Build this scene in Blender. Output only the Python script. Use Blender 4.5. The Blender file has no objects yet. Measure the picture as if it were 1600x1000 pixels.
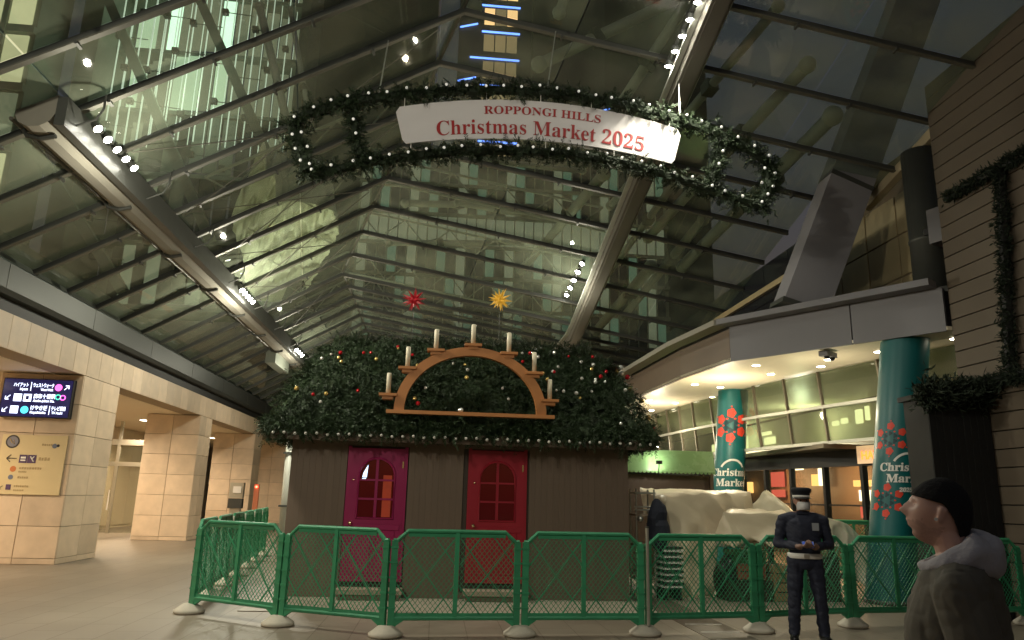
import bpy, bmesh, math, random
import numpy as np
from mathutils import Vector, Matrix, noise as mnoise
random.seed(7); rng = np.random.default_rng(11)
SC = bpy.context.scene
COL = SC.collection
R = math.radians

# ------------------------------------------------------------------ camera
cd = bpy.data.cameras.new("camera"); cam = bpy.data.objects.new("camera", cd); COL.objects.link(cam)
cd.sensor_width = 36; cd.lens = 1155 / 1600 * 36; cd.clip_start = 0.05; cd.clip_end = 2000
_yaw, _pit, _rol = R(5.4), R(13.5), R(1.5)
fw = Vector((math.sin(_yaw) * math.cos(_pit), math.cos(_yaw) * math.cos(_pit), math.sin(_pit)))
r0 = Vector((math.cos(_yaw), -math.sin(_yaw), 0)); u0 = r0.cross(fw)
rr = math.cos(_rol) * r0 + math.sin(_rol) * u0; uu = -math.sin(_rol) * r0 + math.cos(_rol) * u0
cam.matrix_world = Matrix(((rr.x, uu.x, -fw.x, 0), (rr.y, uu.y, -fw.y, 0), (rr.z, uu.z, -fw.z, 1.6), (0, 0, 0, 1)))
SC.camera = cam
SC.render.resolution_x, SC.render.resolution_y = 1024, 640

# ------------------------------------------------------------------ night sky, faint moon-level sun, exposure
wd = bpy.data.worlds.new("World"); SC.world = wd; wd.use_nodes = True
wn = wd.node_tree.nodes; wl = wd.node_tree.links
sky = wn.new("ShaderNodeTexSky"); sky.sky_type = 'NISHITA'; sky.sun_disc = False
sky.sun_elevation = R(-2.0); sky.sun_rotation = R(200)
bg = wn["Background"]; wl.new(sky.outputs[0], bg.inputs[0]); bg.inputs[1].default_value = 0.15
sl = bpy.data.lights.new("sun", 'SUN'); sl.energy = 0.012; sl.angle = R(10); sl.color = (0.8, 0.88, 1.0)
so = bpy.data.objects.new("sun", sl); COL.objects.link(so); so.rotation_euler = (R(50), 0, R(200))
SC.view_settings.view_transform = 'Standard'; SC.view_settings.look = 'None'
SC.view_settings.exposure = 1.15; SC.view_settings.gamma = 1.0; SC.view_settings.use_curve_mapping = False
SC.cycles.transparent_max_bounces = 32; SC.cycles.max_bounces = 7; SC.cycles.glossy_bounces = 3
SC.cycles.caustics_reflective = False; SC.cycles.caustics_refractive = False
SC.cycles.use_denoising = True
SC.cycles.sample_clamp_indirect = 3.0

# ------------------------------------------------------------------ materials
MATS = {}
def mat(name, col, rough=0.6, metal=0.0, var=0.0, scale=4.0, bump=0.0, bscale=40.0, spec=0.5, emit=None, estr=0.0, coat=0.0, stretch=None, trans=0.0):
    if name in MATS: return MATS[name]
    m = bpy.data.materials.new(name); m.use_nodes = True; MATS[name] = m
    nt = m.node_tree; b = nt.nodes["Principled BSDF"]
    b.inputs["Base Color"].default_value = (*col, 1); b.inputs["Roughness"].default_value = rough
    b.inputs["Metallic"].default_value = metal; b.inputs["Specular IOR Level"].default_value = spec
    b.inputs["Coat Weight"].default_value = coat
    if trans: b.inputs["Transmission Weight"].default_value = trans
    if emit: b.inputs["Emission Color"].default_value = (*emit, 1); b.inputs["Emission Strength"].default_value = estr
    tc = nt.nodes.new("ShaderNodeTexCoord"); vec = tc.outputs["Object"]
    if stretch:
        mp = nt.nodes.new("ShaderNodeMapping"); mp.inputs["Scale"].default_value = stretch
        nt.links.new(vec, mp.inputs[0]); vec = mp.outputs[0]
    if var:
        oi = nt.nodes.new("ShaderNodeObjectInfo")
        n = nt.nodes.new("ShaderNodeTexNoise"); n.inputs["Scale"].default_value = scale; n.inputs["Detail"].default_value = 5
        n.noise_dimensions = '4D'; nt.links.new(oi.outputs["Random"], n.inputs["W"])
        nt.links.new(vec, n.inputs["Vector"])
        ad = nt.nodes.new("ShaderNodeMath"); ad.operation = 'MULTIPLY_ADD'; ad.inputs[1].default_value = 0.45; 
        nt.links.new(oi.outputs["Random"], ad.inputs[0]); nt.links.new(n.outputs["Fac"], ad.inputs[2])
        mr = nt.nodes.new("ShaderNodeMapRange"); mr.inputs[1].default_value = 0.3; mr.inputs[2].default_value = 1.1
        mr.inputs[3].default_value = 1 - var; mr.inputs[4].default_value = 1 + var
        nt.links.new(ad.outputs[0], mr.inputs[0])
        mx = nt.nodes.new("ShaderNodeVectorMath"); mx.operation = 'SCALE'; mx.inputs[0].default_value = col
        nt.links.new(mr.outputs[0], mx.inputs["Scale"]); nt.links.new(mx.outputs[0], b.inputs["Base Color"])
        r2 = nt.nodes.new("ShaderNodeMapRange"); r2.inputs[3].default_value = max(0.02, rough - 0.12); r2.inputs[4].default_value = min(1, rough + 0.12)
        nt.links.new(n.outputs["Fac"], r2.inputs[0]); nt.links.new(r2.outputs[0], b.inputs["Roughness"])
    if bump:
        n2 = nt.nodes.new("ShaderNodeTexNoise"); n2.inputs["Scale"].default_value = bscale; n2.inputs["Detail"].default_value = 4
        nt.links.new(vec, n2.inputs["Vector"])
        bp = nt.nodes.new("ShaderNodeBump"); bp.inputs["Strength"].default_value = bump; bp.inputs["Distance"].default_value = 0.01
        nt.links.new(n2.outputs["Fac"], bp.inputs["Height"]); nt.links.new(bp.outputs[0], b.inputs["Normal"])
    return m

def emat(name, col, strength):
    if name in MATS: return MATS[name]
    m = bpy.data.materials.new(name); m.use_nodes = True; MATS[name] = m
    nt = m.node_tree; nt.nodes.remove(nt.nodes["Principled BSDF"])
    e = nt.nodes.new("ShaderNodeEmission"); e.inputs[0].default_value = (*col, 1); e.inputs[1].default_value = strength
    nt.links.new(e.outputs[0], nt.nodes["Material Output"].inputs[0]); return m

def glassmat(name, tint=(0.86, 0.9, 0.84), haze=0.1, haze_col=(0.5, 0.55, 0.42), rough=0.03, ior=1.5):
    """thin pane: clear, mirror by Fresnel, a diffuse haze put in for the grey of lit glass"""
    if name in MATS: return MATS[name]
    m = bpy.data.materials.new(name); m.use_nodes = True; MATS[name] = m
    nt = m.node_tree; N = nt.nodes; L = nt.links; N.remove(N["Principled BSDF"])
    tr = N.new("ShaderNodeBsdfTransparent"); tr.inputs[0].default_value = (*tint, 1)
    df = N.new("ShaderNodeBsdfDiffuse"); df.inputs[0].default_value = (*haze_col, 1)
    gl = N.new("ShaderNodeBsdfGlossy"); gl.inputs["Roughness"].default_value = rough
    tc = N.new("ShaderNodeTexCoord"); oi = N.new("ShaderNodeObjectInfo")
    n = N.new("ShaderNodeTexNoise"); n.noise_dimensions = '4D'; n.inputs["Scale"].default_value = 0.9; n.inputs["Detail"].default_value = 6
    L.new(tc.outputs["Object"], n.inputs["Vector"]); L.new(oi.outputs["Random"], n.inputs["W"])
    mr = N.new("ShaderNodeMapRange"); mr.inputs[1].default_value = 0.3; mr.inputs[2].default_value = 0.72
    mr.inputs[3].default_value = haze * 0.35; mr.inputs[4].default_value = haze * 1.7; L.new(n.outputs["Fac"], mr.inputs[0])
    m1 = N.new("ShaderNodeMixShader"); L.new(mr.outputs[0], m1.inputs[0]); L.new(tr.outputs[0], m1.inputs[1]); L.new(df.outputs[0], m1.inputs[2])
    fr = N.new("ShaderNodeFresnel"); fr.inputs[0].default_value = ior
    m2 = N.new("ShaderNodeMixShader"); ge = N.new("ShaderNodeNewGeometry"); iv = N.new("ShaderNodeMath"); iv.operation = 'SUBTRACT'; iv.inputs[0].default_value = 1; L.new(ge.outputs["Backfacing"], iv.inputs[1])
    mu = N.new("ShaderNodeMath"); mu.operation = 'MULTIPLY'; L.new(fr.outputs[0], mu.inputs[0]); L.new(iv.outputs[0], mu.inputs[1]); L.new(mu.outputs[0], m2.inputs[0]); L.new(m1.outputs[0], m2.inputs[1]); L.new(gl.outputs[0], m2.inputs[2])
    L.new(m2.outputs[0], N["Material Output"].inputs[0]); return m

# ------------------------------------------------------------------ mesh helpers
class MB:
    def __init__(s): s.v = []; s.f = []; s.mi = []
    def add(s, v, f, mi=0):
        o = len(s.v); s.v += [tuple(p) for p in v]; s.f += [tuple(i + o for i in q) for q in f]; s.mi += [mi] * len(f); return s
    def box(s, x0, x1, y0, y1, z0, z1, mi=0):
        v = [(x, y, z) for x in (x0, x1) for y in (y0, y1) for z in (z0, z1)]
        return s.add(v, [(0, 1, 3, 2), (4, 6, 7, 5), (0, 4, 5, 1), (2, 3, 7, 6), (0, 2, 6, 4), (1, 5, 7, 3)], mi)
    def bar(s, a, b, w, h, up=(0, 0, 1), mi=0):
        """box beam from a to b, w across, h along up (centred)"""
        a = Vector(a); b = Vector(b); d = (b - a).normalized(); up = Vector(up)
        sx = d.cross(up)
        if sx.length < 1e-4: sx = d.cross(Vector((1, 0, 0)))
        sx.normalize(); uz = sx.cross(d)
        v = [p + sx * (i * w / 2) + uz * (j * h / 2) for p in (a, b) for i in (-1, 1) for j in (-1, 1)]
        return s.add(v, [(0, 1, 3, 2), (4, 6, 7, 5), (0, 4, 5, 1), (2, 3, 7, 6), (0, 2, 6, 4), (1, 5, 7, 3)], mi)
    def tube(s, path, r, n=8, caps=True, mi=0, closed=False):
        P = [Vector(p) for p in path]; k = len(P); rad = r if hasattr(r, '__len__') else [r] * k
        rings = []; ref = Vector((0.13, 0.21, 0.97)); o = len(s.v)
        for i, p in enumerate(P):
            if closed: d = P[(i + 1) % k] - P[i - 1]
            else: d = P[min(i + 1, k - 1)] - P[max(i - 1, 0)]
            d.normalize(); a = d.cross(ref)
            if a.length < 0.05: a = d.cross(Vector((1, 0, 0)))
            a.normalize(); b = d.cross(a)
            for j in range(n):
                t = 2 * math.pi * j / n; s.v.append(tuple(p + (a * math.cos(t) + b * math.sin(t)) * rad[i]))
        m = k if closed else k - 1
        for i in range(m):
            for j in range(n):
                i2 = (i + 1) % k
                s.f.append((o + i * n + j, o + i * n + (j + 1) % n, o + i2 * n + (j + 1) % n, o + i2 * n + j)); s.mi.append(mi)
        if caps and not closed:
            s.f.append(tuple(o + j for j in range(n))[::-1]); s.mi.append(mi)
            s.f.append(tuple(o + (k - 1) * n + j for j in range(n))); s.mi.append(mi)
        return s
    def lathe(s, prof, c=(0, 0, 0), n=16, mi=0, sx=1, sy=1):
        o = len(s.v)
        for r, z in prof:
            for j in range(n):
                t = 2 * math.pi * j / n; s.v.append((c[0] + r * sx * math.cos(t), c[1] + r * sy * math.sin(t), c[2] + z))
        for i in range(len(prof) - 1):
            for j in range(n):
                s.f.append((o + i * n + j, o + i * n + (j + 1) % n, o + (i + 1) * n + (j + 1) % n, o + (i + 1) * n + j)); s.mi.append(mi)
        s.f.append(tuple(o + j for j in range(n))[::-1]); s.mi.append(mi)
        s.f.append(tuple(o + (len(prof) - 1) * n + j for j in range(n))); s.mi.append(mi)
        return s
    def prism(s, poly, axis, a, b, mi=0):
        """extrude a 2D polygon along axis between a and b; axis 'y': (x,z), 'z': (x,y), 'x': (y,z)"""
        def P(p, t): return {'y': (p[0], t, p[1]), 'z': (p[0], p[1], t), 'x': (t, p[0], p[1])}[axis]
        n = len(poly); v = [P(p, a) for p in poly] + [P(p, b) for p in poly]
        f = [tuple(range(n)), tuple(range(2 * n - 1, n - 1, -1))] + [(i, (i + 1) % n, n + (i + 1) % n, n + i) for i in range(n)]
        return s.add(v, f, mi)
    def sphere(s, c, r, n=10, m=6, mi=0, sc=(1, 1, 1)):
        prof = [(max(1e-4, r * math.sin(math.pi * i / m)), -r * math.cos(math.pi * i / m)) for i in range(m + 1)]
        o = len(s.v); s.lathe(prof, (0, 0, 0), n, mi)
        for i in range(o, len(s.v)):
            x, y, z = s.v[i]; s.v[i] = (c[0] + x * sc[0], c[1] + y * sc[1], c[2] + z * sc[2])
        return s
    def mesh(s, name, smooth=False):
        me = bpy.data.meshes.new(name); me.from_pydata(s.v, [], s.f); me.update()
        bm = bmesh.new(); bm.from_mesh(me); bmesh.ops.recalc_face_normals(bm, faces=bm.faces); 
        bm.to_mesh(me); bm.free()
        if any(s.mi): me.polygons.foreach_set("material_index", s.mi)
        if smooth: me.polygons.foreach_set("use_smooth", [True] * len(me.polygons))
        return me
    def build(s, name, m, parent=None, smooth=False, loc=None):
        return link(name, s.mesh(name, smooth), m, parent, loc)

def link(name, me, m=None, parent=None, loc=None, rz=0.0):
    if m is not None and len(me.materials) == 0:
        for q in (m if isinstance(m, (list, tuple)) else [m]): me.materials.append(q)
    o = bpy.data.objects.new(name, me); COL.objects.link(o)
    if parent is not None: o.parent = parent
    if loc is not None: o.location = loc
    if rz: o.rotation_euler = (0, 0, rz)
    return o
def tag(o, label=None, cat=None, group=None, kind=None):
    if label: o["label"] = label
    if cat: o["category"] = cat
    if group: o["group"] = group
    if kind: o["kind"] = kind
    return o
def thing(name, label, cat, loc=(0, 0, 0), rz=0.0, group=None):
    o = bpy.data.objects.new(name, None); COL.objects.link(o); o.empty_display_size = 0.2
    o.location = loc; o.rotation_euler = (0, 0, rz); return tag(o, label, cat, group)
def copy_tree(o, parent=None):
    c = o.copy(); COL.objects.link(c); c.parent = parent
    for ch in list(o.children): copy_tree(ch, c)
    return c
_unit = None
def unitbox():
    global _unit
    if _unit is None: _unit = MB().box(-.5, .5, -.5, .5, -.5, .5).mesh("unit_piece")
    return _unit
BOXM = {}
def piece(name, m, parent, x0, x1, y0, y1, z0, z1, bev=0.0):
    """a cheap box piece; alike sizes share mesh data"""
    key = (round(x1 - x0, 3), round(y1 - y0, 3), round(z1 - z0, 3), m.name, bev)
    if key not in BOXM:
        hx, hy, hz = key[0] / 2, key[1] / 2, key[2] / 2
        mb = MB().box(-hx, hx, -hy, hy, -hz, hz); me = mb.mesh(name)
        if bev:
            bm = bmesh.new(); bm.from_mesh(me); bmesh.ops.bevel(bm, geom=bm.edges[:], offset=bev, segments=1, affect='EDGES'); bm.to_mesh(me); bm.free()
        me.materials.append(m); BOXM[key] = me
    return link(name, BOXM[key], None, parent, ((x0 + x1) / 2, (y0 + y1) / 2, (z0 + z1) / 2))
def lamp(name, kind, loc, energy, color, parent=None, target=None, size=0.2, spot=None, blend=0.6):
    l = bpy.data.lights.new(name, kind); l.energy = energy; l.color = color
    if kind == 'AREA': l.shape = 'DISK'; l.size = size
    else: l.shadow_soft_size = size
    if kind == 'SPOT': l.spot_size = R(spot); l.spot_blend = blend
    o = bpy.data.objects.new(name, l); COL.objects.link(o); o.location = loc
    if target is not None: o.rotation_euler = (Vector(target) - Vector(loc)).to_track_quat('-Z', 'Y').to_euler()
    if parent is not None: o.parent = parent
    return o
def flat_text(body, size, extrude=0.002, bold=0.0):
    c = bpy.data.curves.new("lettering", 'FONT'); c.body = body; c.size = size; c.extrude = extrude; c.offset = bold; c.resolution_u = 3
    o = bpy.data.objects.new("tmp", c); COL.objects.link(o)
    me = bpy.data.meshes.new_from_object(o.evaluated_get(bpy.context.evaluated_depsgraph_get()))
    bpy.data.objects.remove(o); bpy.data.curves.remove(c)
    v = np.empty(len(me.vertices) * 3); me.vertices.foreach_get("co", v); v = v.reshape(-1, 3)
    return me, v
def setco(me, v): me.vertices.foreach_set("co", np.ascontiguousarray(v, dtype=np.float64).ravel()); me.update(); return me
def serif(s):
    out = ""
    for ch in s:
        if 'A' <= ch <= 'Z': out += chr(0x1D400 + ord(ch) - 65)
        elif 'a' <= ch <= 'z': out += chr(0x1D41A + ord(ch) - 97)
        elif '0' <= ch <= '9': out += chr(0x1D7CE + ord(ch) - 48)
        else: out += ch
    return out
def needles(points, normals, n_blade, length, width, droop=0.0, spread=1.0, seed=1):
    """fir sprigs: many narrow pointed blades round each point, leaning out along its normal"""
    g = np.random.default_rng(seed); P = np.repeat(np.asarray(points, float), n_blade, 0); Nn = np.repeat(np.asarray(normals, float), n_blade, 0)
    k = len(P); d = Nn + g.normal(0, 0.75 * spread, (k, 3)); d[:, 2] -= droop; d /= np.linalg.norm(d, axis=1)[:, None] + 1e-9
    s = np.cross(d, g.normal(0, 1, (k, 3))); s /= np.linalg.norm(s, axis=1)[:, None] + 1e-9
    ln = length * g.uniform(0.55, 1.25, (k, 1)); w = width * g.uniform(0.6, 1.3, (k, 1))
    P = P + g.normal(0, length * 0.25, (k, 3))
    a = P - s * w * .25; b = P + d * ln * .55 - s * w; c = P + d * ln; e = P + d * ln * .55 + s * w
    up = np.cross(s, d) * w * .5
    V = np.stack([a, b - up, c, e - up], 1).reshape(-1, 3)
    F = np.arange(k * 4).reshape(-1, 4); F2 = np.concatenate([F[:, [0, 1, 2]], F[:, [0, 2, 3]]], 0)
    me = bpy.data.meshes.new("needles"); me.from_pydata(V.tolist(), [], F2.tolist()); me.update(); return me
def sprays(points, normals, length, n_needle, nl, nw, droop=0.3, seed=1):
    """fir sprays: a thin stem with needles set along both sides of it, drooping outward"""
    g = np.random.default_rng(seed); P = np.asarray(points, float); Nn = np.asarray(normals, float); k = len(P)
    d = Nn / (np.linalg.norm(Nn, axis=1)[:, None] + 1e-9) * .55 + g.normal(0, .5, (k, 3)); d[:, 2] -= droop; d /= np.linalg.norm(d, axis=1)[:, None] + 1e-9
    s = np.cross(d, Nn + g.normal(0, .35, (k, 3))); s /= np.linalg.norm(s, axis=1)[:, None] + 1e-9
    L = length * g.uniform(.6, 1.25, (k, 1)); V = []; 
    for i in range(n_needle):
        t = (i // 2 + .5) / (n_needle / 2); sd = 1 if i % 2 else -1
        b = P + d * L * t; b[:, 2] -= (.25 * droop * L[:, 0]) * t * t
        nd = d * .75 + s * sd * g.uniform(.5, 1.0, (k, 1)) + g.normal(0, .18, (k, 3)); nd /= np.linalg.norm(nd, axis=1)[:, None]
        w = np.cross(nd, Nn + g.normal(0, .3, (k, 3))); w /= np.linalg.norm(w, axis=1)[:, None] + 1e-9
        ln = nl * (1.15 - .55 * t) * g.uniform(.75, 1.2, (k, 1)); m = b + nd * ln * .5
        V.append(np.stack([b, m - w * nw, b + nd * ln, m + w * nw], 1))
    w = s * .004; V.append(np.stack([P - w, P + w, P + d * L + w * .3, P + d * L - w * .3], 1))
    V = np.concatenate(V, 0).reshape(-1, 3); F = np.arange(len(V)).reshape(-1, 4)
    me = bpy.data.meshes.new("sprays"); me.from_pydata(V.tolist(), [], F.tolist()); me.update(); return me
def crumple(x, y, z, s=1.0): return mnoise.noise(Vector((x * s, y * s, z * s)))
# ------------------------------------------------------------------ palette
M_tile = mat("travertine tile", (0.66, 0.525, 0.385), 0.55, var=0.2, scale=3.0, bump=0.25, bscale=30)
M_grout = mat("grout", (0.32, 0.25, 0.17), 0.9)
M_floor_light = mat("pale granite paving", (0.33, 0.29, 0.23), 0.45, var=0.1, scale=2)
M_steel = mat("dark grey steel", (0.075, 0.078, 0.07), 0.45, 0.3, var=0.12)
M_purlin = mat("purlin steel", (0.13, 0.125, 0.1), 0.5, 0.3, var=0.1)
M_beam = mat("painted beam", (0.27, 0.255, 0.215), 0.9, spec=.2, var=0.1, scale=1.5)
M_tube = mat("pale steel tube", (0.42, 0.43, 0.38), 0.5, var=0.1)
M_gutter = mat("brushed metal gutter", (0.07, 0.075, 0.07), 0.5, 0.6, var=0.15, scale=0.6, stretch=(1, .3, 1))
M_greyclad = mat("grey cladding", (0.17, 0.165, 0.18), 0.55, var=0.05, scale=0.8)
M_brownclad = mat("brown cladding", (0.14, 0.1, 0.07), 0.6, var=0.08)
M_soffit = mat("cream soffit board", (0.85, 0.77, 0.6), 0.45, var=0.05, stretch=(3, .2, 1))
M_plank = mat("brown siding plank", (0.115, 0.09, 0.064), 0.65, var=0.16, scale=1.5, stretch=(1, .3, 4))
M_black = mat("black paint", (0.012, 0.012, 0.012), 0.6)
M_white = mat("white paint", (0.78, 0.76, 0.72), 0.5)
M_roofglass = glassmat("roof glass", haze=0.17)
M_facglass = glassmat("facade glass", tint=(0.55, 0.62, 0.5), haze=0.12, haze_col=(0.4, 0.4, 0.3))
M_shopglass = glassmat("shop glass", tint=(0.85, 0.86, 0.82), haze=0.02)
M_darkglass = mat("dark tinted glass", (0.02, 0.021, 0.026), 0.12, spec=0.6)
E_spot = emat("spot lamp glow", (1.0, 0.96, 0.84), 60)
E_down = emat("downlight glow", (1.0, 0.9, 0.66), 14)
WARM = (1.0, 0.78, 0.53); NEUT = (1.0, 0.95, 0.76)

# ------------------------------------------------------------------ ground
def floor_material():
    m = bpy.data.materials.new("stone paving"); m.use_nodes = True; nt = m.node_tree; N = nt.nodes; L = nt.links; b = N["Principled BSDF"]
    tc = N.new("ShaderNodeTexCoord")
    n = N.new("ShaderNodeTexNoise"); n.inputs["Scale"].default_value = 0.35; n.inputs["Detail"].default_value = 7; L.new(tc.outputs["Object"], n.inputs["Vector"])
    n2 = N.new("ShaderNodeTexNoise"); n2.inputs["Scale"].default_value = 60; n2.inputs["Detail"].default_value = 3; L.new(tc.outputs["Object"], n2.inputs["Vector"])
    cr = N.new("ShaderNodeValToRGB"); cr.color_ramp.elements[0].position = 0.3; cr.color_ramp.elements[0].color = (0.19, 0.16, 0.125, 1)
    cr.color_ramp.elements[1].position = 0.75; cr.color_ramp.elements[1].color = (0.3, 0.255, 0.2, 1); L.new(n.outputs["Fac"], cr.inputs[0])
    br = N.new("ShaderNodeTexBrick"); br.inputs["Scale"].default_value = 1.0; br.inputs["Brick Width"].default_value = 0.9; br.inputs["Row Height"].default_value = 0.45
    br.inputs["Mortar Size"].default_value = 0.006; br.inputs["Color1"].default_value = (1, 1, 1, 1); br.inputs["Color2"].default_value = (0.9, 0.9, 0.88, 1); br.inputs["Mortar"].default_value = (0.55, 0.53, 0.5, 1)
    mp = N.new("ShaderNodeMapping"); mp.inputs["Rotation"].default_value = (0, 0, R(90)); L.new(tc.outputs["Object"], mp.inputs[0]); L.new(mp.outputs[0], br.inputs["Vector"])
    mx = N.new("ShaderNodeMix"); mx.data_type = 'RGBA'; mx.blend_type = 'MULTIPLY'; mx.inputs[0].default_value = 1; L.new(cr.outputs[0], mx.inputs[6]); L.new(br.outputs["Color"], mx.inputs[7])
    L.new(mx.outputs[2], b.inputs["Base Color"])
    mr = N.new("ShaderNodeMapRange"); mr.inputs[3].default_value = 0.32; mr.inputs[4].default_value = 0.6; L.new(n.outputs["Fac"], mr.inputs[0]); L.new(mr.outputs[0], b.inputs["Roughness"])
    bp = N.new("ShaderNodeBump"); bp.inputs["Strength"].default_value = 0.15; bp.inputs["Distance"].default_value = 0.004; L.new(n2.outputs["Fac"], bp.inputs["Height"]); L.new(bp.outputs[0], b.inputs["Normal"])
    return m
gm = MB(); gm.add([(-150, -60, 0), (150, -60, 0), (150, 240, 0), (-150, 240, 0)], [(0, 1, 2, 3)])
tag(gm.build("ground", floor_material()), kind="structure")
# paler granite slab under and before the hut, with a dark paving strip beside it
tag(MB().box(-2.6, 3.35, 11.0, 16.4, -0.05, 0.012).build("hut_apron", M_floor_light), kind="structure")
M_strip = mat("dark paving strip", (0.09, 0.07, 0.05), 0.5, var=0.1)
tag(MB().box(3.37, 3.97, 7.4, 16, -0.05, 0.005).build("paving_strip", M_strip), kind="structure")
for i, y in enumerate((8.55, 9.15, 9.7, 10.3, 10.9)):
    tag(MB().box(3.42, 3.92, y, y + 0.035, -0.05, 0.009).build("paving_line", M_white), kind="structure")

# ------------------------------------------------------------------ left building: tiled columns, lintel band, gutter
WX = -7.8
lb = thing("colonnade_building", "cream stone tiled colonnade with lit gallery along the left side", "building")
def tiled_column(y0, y1, x0=-9.5, top=3.97, fr=2):
    core = MB().box(x0 + .03, WX - .03, y0 + .03, y1 - .03, 0, top - .004).build("column", M_grout, lb)
    zs = [0.0, 0.12] + [0.12 + 0.642 * k for k in range(1, 7)]
    w = (WX - x0) / fr; d = (y1 - y0) / 2
    for a, b in zip(zs[:-1], zs[1:]):
        b = min(b, top)
        for k in range(fr): piece("tile", M_tile, core, x0 + k * w + .006, x0 + (k + 1) * w - .006, y0, y0 + .03, a + .005, b - .005, 0.004)
        for k in range(2): piece("tile", M_tile, core, WX - .03, WX, y0 + .031 + k * (d - .016) + .004, y0 + .031 + (k + 1) * (d - .016) - .004, a + .005, b - .005, 0.004)
    return core
for y0, y1 in ((8.2, 10.1), (16.95, 18.85), (25.3, 26.6), (32.9, 34.2), (40.5, 41.8)): tiled_column(y0, y1)
band = MB().box(-8.4, WX - .03, 4.0, 46, 3.985, 4.6).build("lintel", M_grout, lb)
y = 4.0; k = 0
while y < 45:
    w = 0.62 if y < 30 else 1.24
    piece("tile", M_tile, band, WX - .03, WX, y + .004, y + w - .004, 3.975, 4.605, 0.004); y += w
MB().box(-8.3, -7.86, 4, 46, 4.61, 4.86).build("shadow_gap", M_black, lb)
g0 = MB().prism([(-8.3, 4.862), (-7.72, 4.862), (-7.66, 4.95), (-7.66, 5.4), (-7.72, 5.46), (-8.3, 5.46)], 'y', 4, 46).build("gutter", M_gutter, lb)
for yy in np.arange(6.5, 45, 3.4): piece("gutter_joint", M_steel, g0, -7.664, -7.654, yy, yy + .02, 4.95, 5.4)
MB().box(-16, -8.42, 4, 46, 3.98, 4.12).build("gallery_ceiling", mat("gallery plaster", (0.72, 0.62, 0.46), 0.7, var=0.05), lb)
MB().box(-16, -8.3, 4, 46, 5.2, 6.2).build("upper_storey", M_steel, lb)
M_galwall = mat("gallery wall panel", (0.66, 0.56, 0.4), 0.35, var=0.08, scale=0.7)
gw = MB().box(-13.2, -13.0, 4, 46, 0, 3.97).build("gallery_wall", M_galwall, lb)
for yy in np.arange(5, 45, 1.5): piece("wall_panel", M_galwall, gw, -13.0, -12.975, yy + .01, yy + 1.49, 0.1, 3.9, 0.004)
# gallery end bay seen between the columns: glazed partition with door
M_frame = mat("door frame metal", (0.45, 0.43, 0.36), 0.35, 0.6)
gd = thing("glass_door", "lit glass door with pale metal frame in the gallery between the stone columns", "door", (-11.5, 28.6, 0))
for x in (-1.05, -.05, .95): piece("door_frame", M_frame, gd, x - .05, x + .05, -.05, .05, 0, 3.95)
piece("transom", M_frame, gd, -1.0, .9, -.045, .045, 2.35, 2.5); piece("header", M_frame, gd, -1.0, .9, -.045, .045, 3.1, 3.3)
for x in (-.55, .45): piece("pane", M_shopglass, gd, x - .45, x + .45, -.008, .008, 0.02, 2.35)
for x in (-.55, .45): piece("pane", M_shopglass, gd, x - .45, x + .45, -.008, .008, 2.5, 3.1)
piece("handle", M_white, gd, -.16, -.13, -.1, -.06, .8, 1.5)
# gallery downlights: real recessed lamps in its ceiling
dl = 0; ORD = 'first second third fourth fifth sixth seventh eighth ninth tenth eleventh twelfth thirteenth fourteenth'.split()
for yy in (6.5, 11.5, 14.5, 20.5, 23.5, 28.0, 30.5, 36.5):
    for xx in (-10.6,):
        f = thing("gallery_downlight", ORD[dl] + " recessed warm gallery ceiling downlight counted from the camera", "downlight", (xx, yy, 3.98), group="gallery downlights")
        dl += 1
        MB().lathe([(.16, -.012), (.17, 0), (.17, .01)], n=16).build("trim_ring", M_white, f, True)
        MB().lathe([(.13, -.016), (.13, -.012)], n=16).build("lens", E_down, f)
        lamp("bulb", 'SPOT', (0, 0, -.05), 330, WARM, f, (0, 0, -3), 0.13, 160, 0.7)
        f.children[-1].rotation_euler = (0, 0, 0)

# ------------------------------------------------------------------ glass roof
def ridge(Y):
    X = -3.2 - 0.306 * min(0, Y - 22.38); return X, 6.95 + .575 * (X + 5.48)
def zl(X): return 6.95 + .575 * (X + 5.48)
def zr(X, Y): rx, rz = ridge(Y); return rz - .172 * (X - rx)
YS = [13 + 1.34 * (n - 3) for n in range(-2, 25)]
roof = thing("glass_roof", "sloping glass roof of long panes on dark purlins over the arcade", "roof")
RB = 4.15
def rx_end(Y): return 9.05 if Y < 14.4 else 7.95
def pane(cs):
    c = [Vector(p) for p in cs]; n = (c[1] - c[0]).cross(c[3] - c[0]).normalized() * .006
    ctr = sum(c, Vector()) / 4
    v = [p - ctr + n for p in c] + [p - ctr - n for p in c]
    mb = MB().add(v, [(0, 1, 2, 3), (7, 6, 5, 4), (0, 4, 5, 1), (1, 5, 6, 2), (2, 6, 7, 3), (3, 7, 4, 0)])
    mb.build("pane", M_roofglass, roof, loc=ctr)
g = .02
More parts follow.
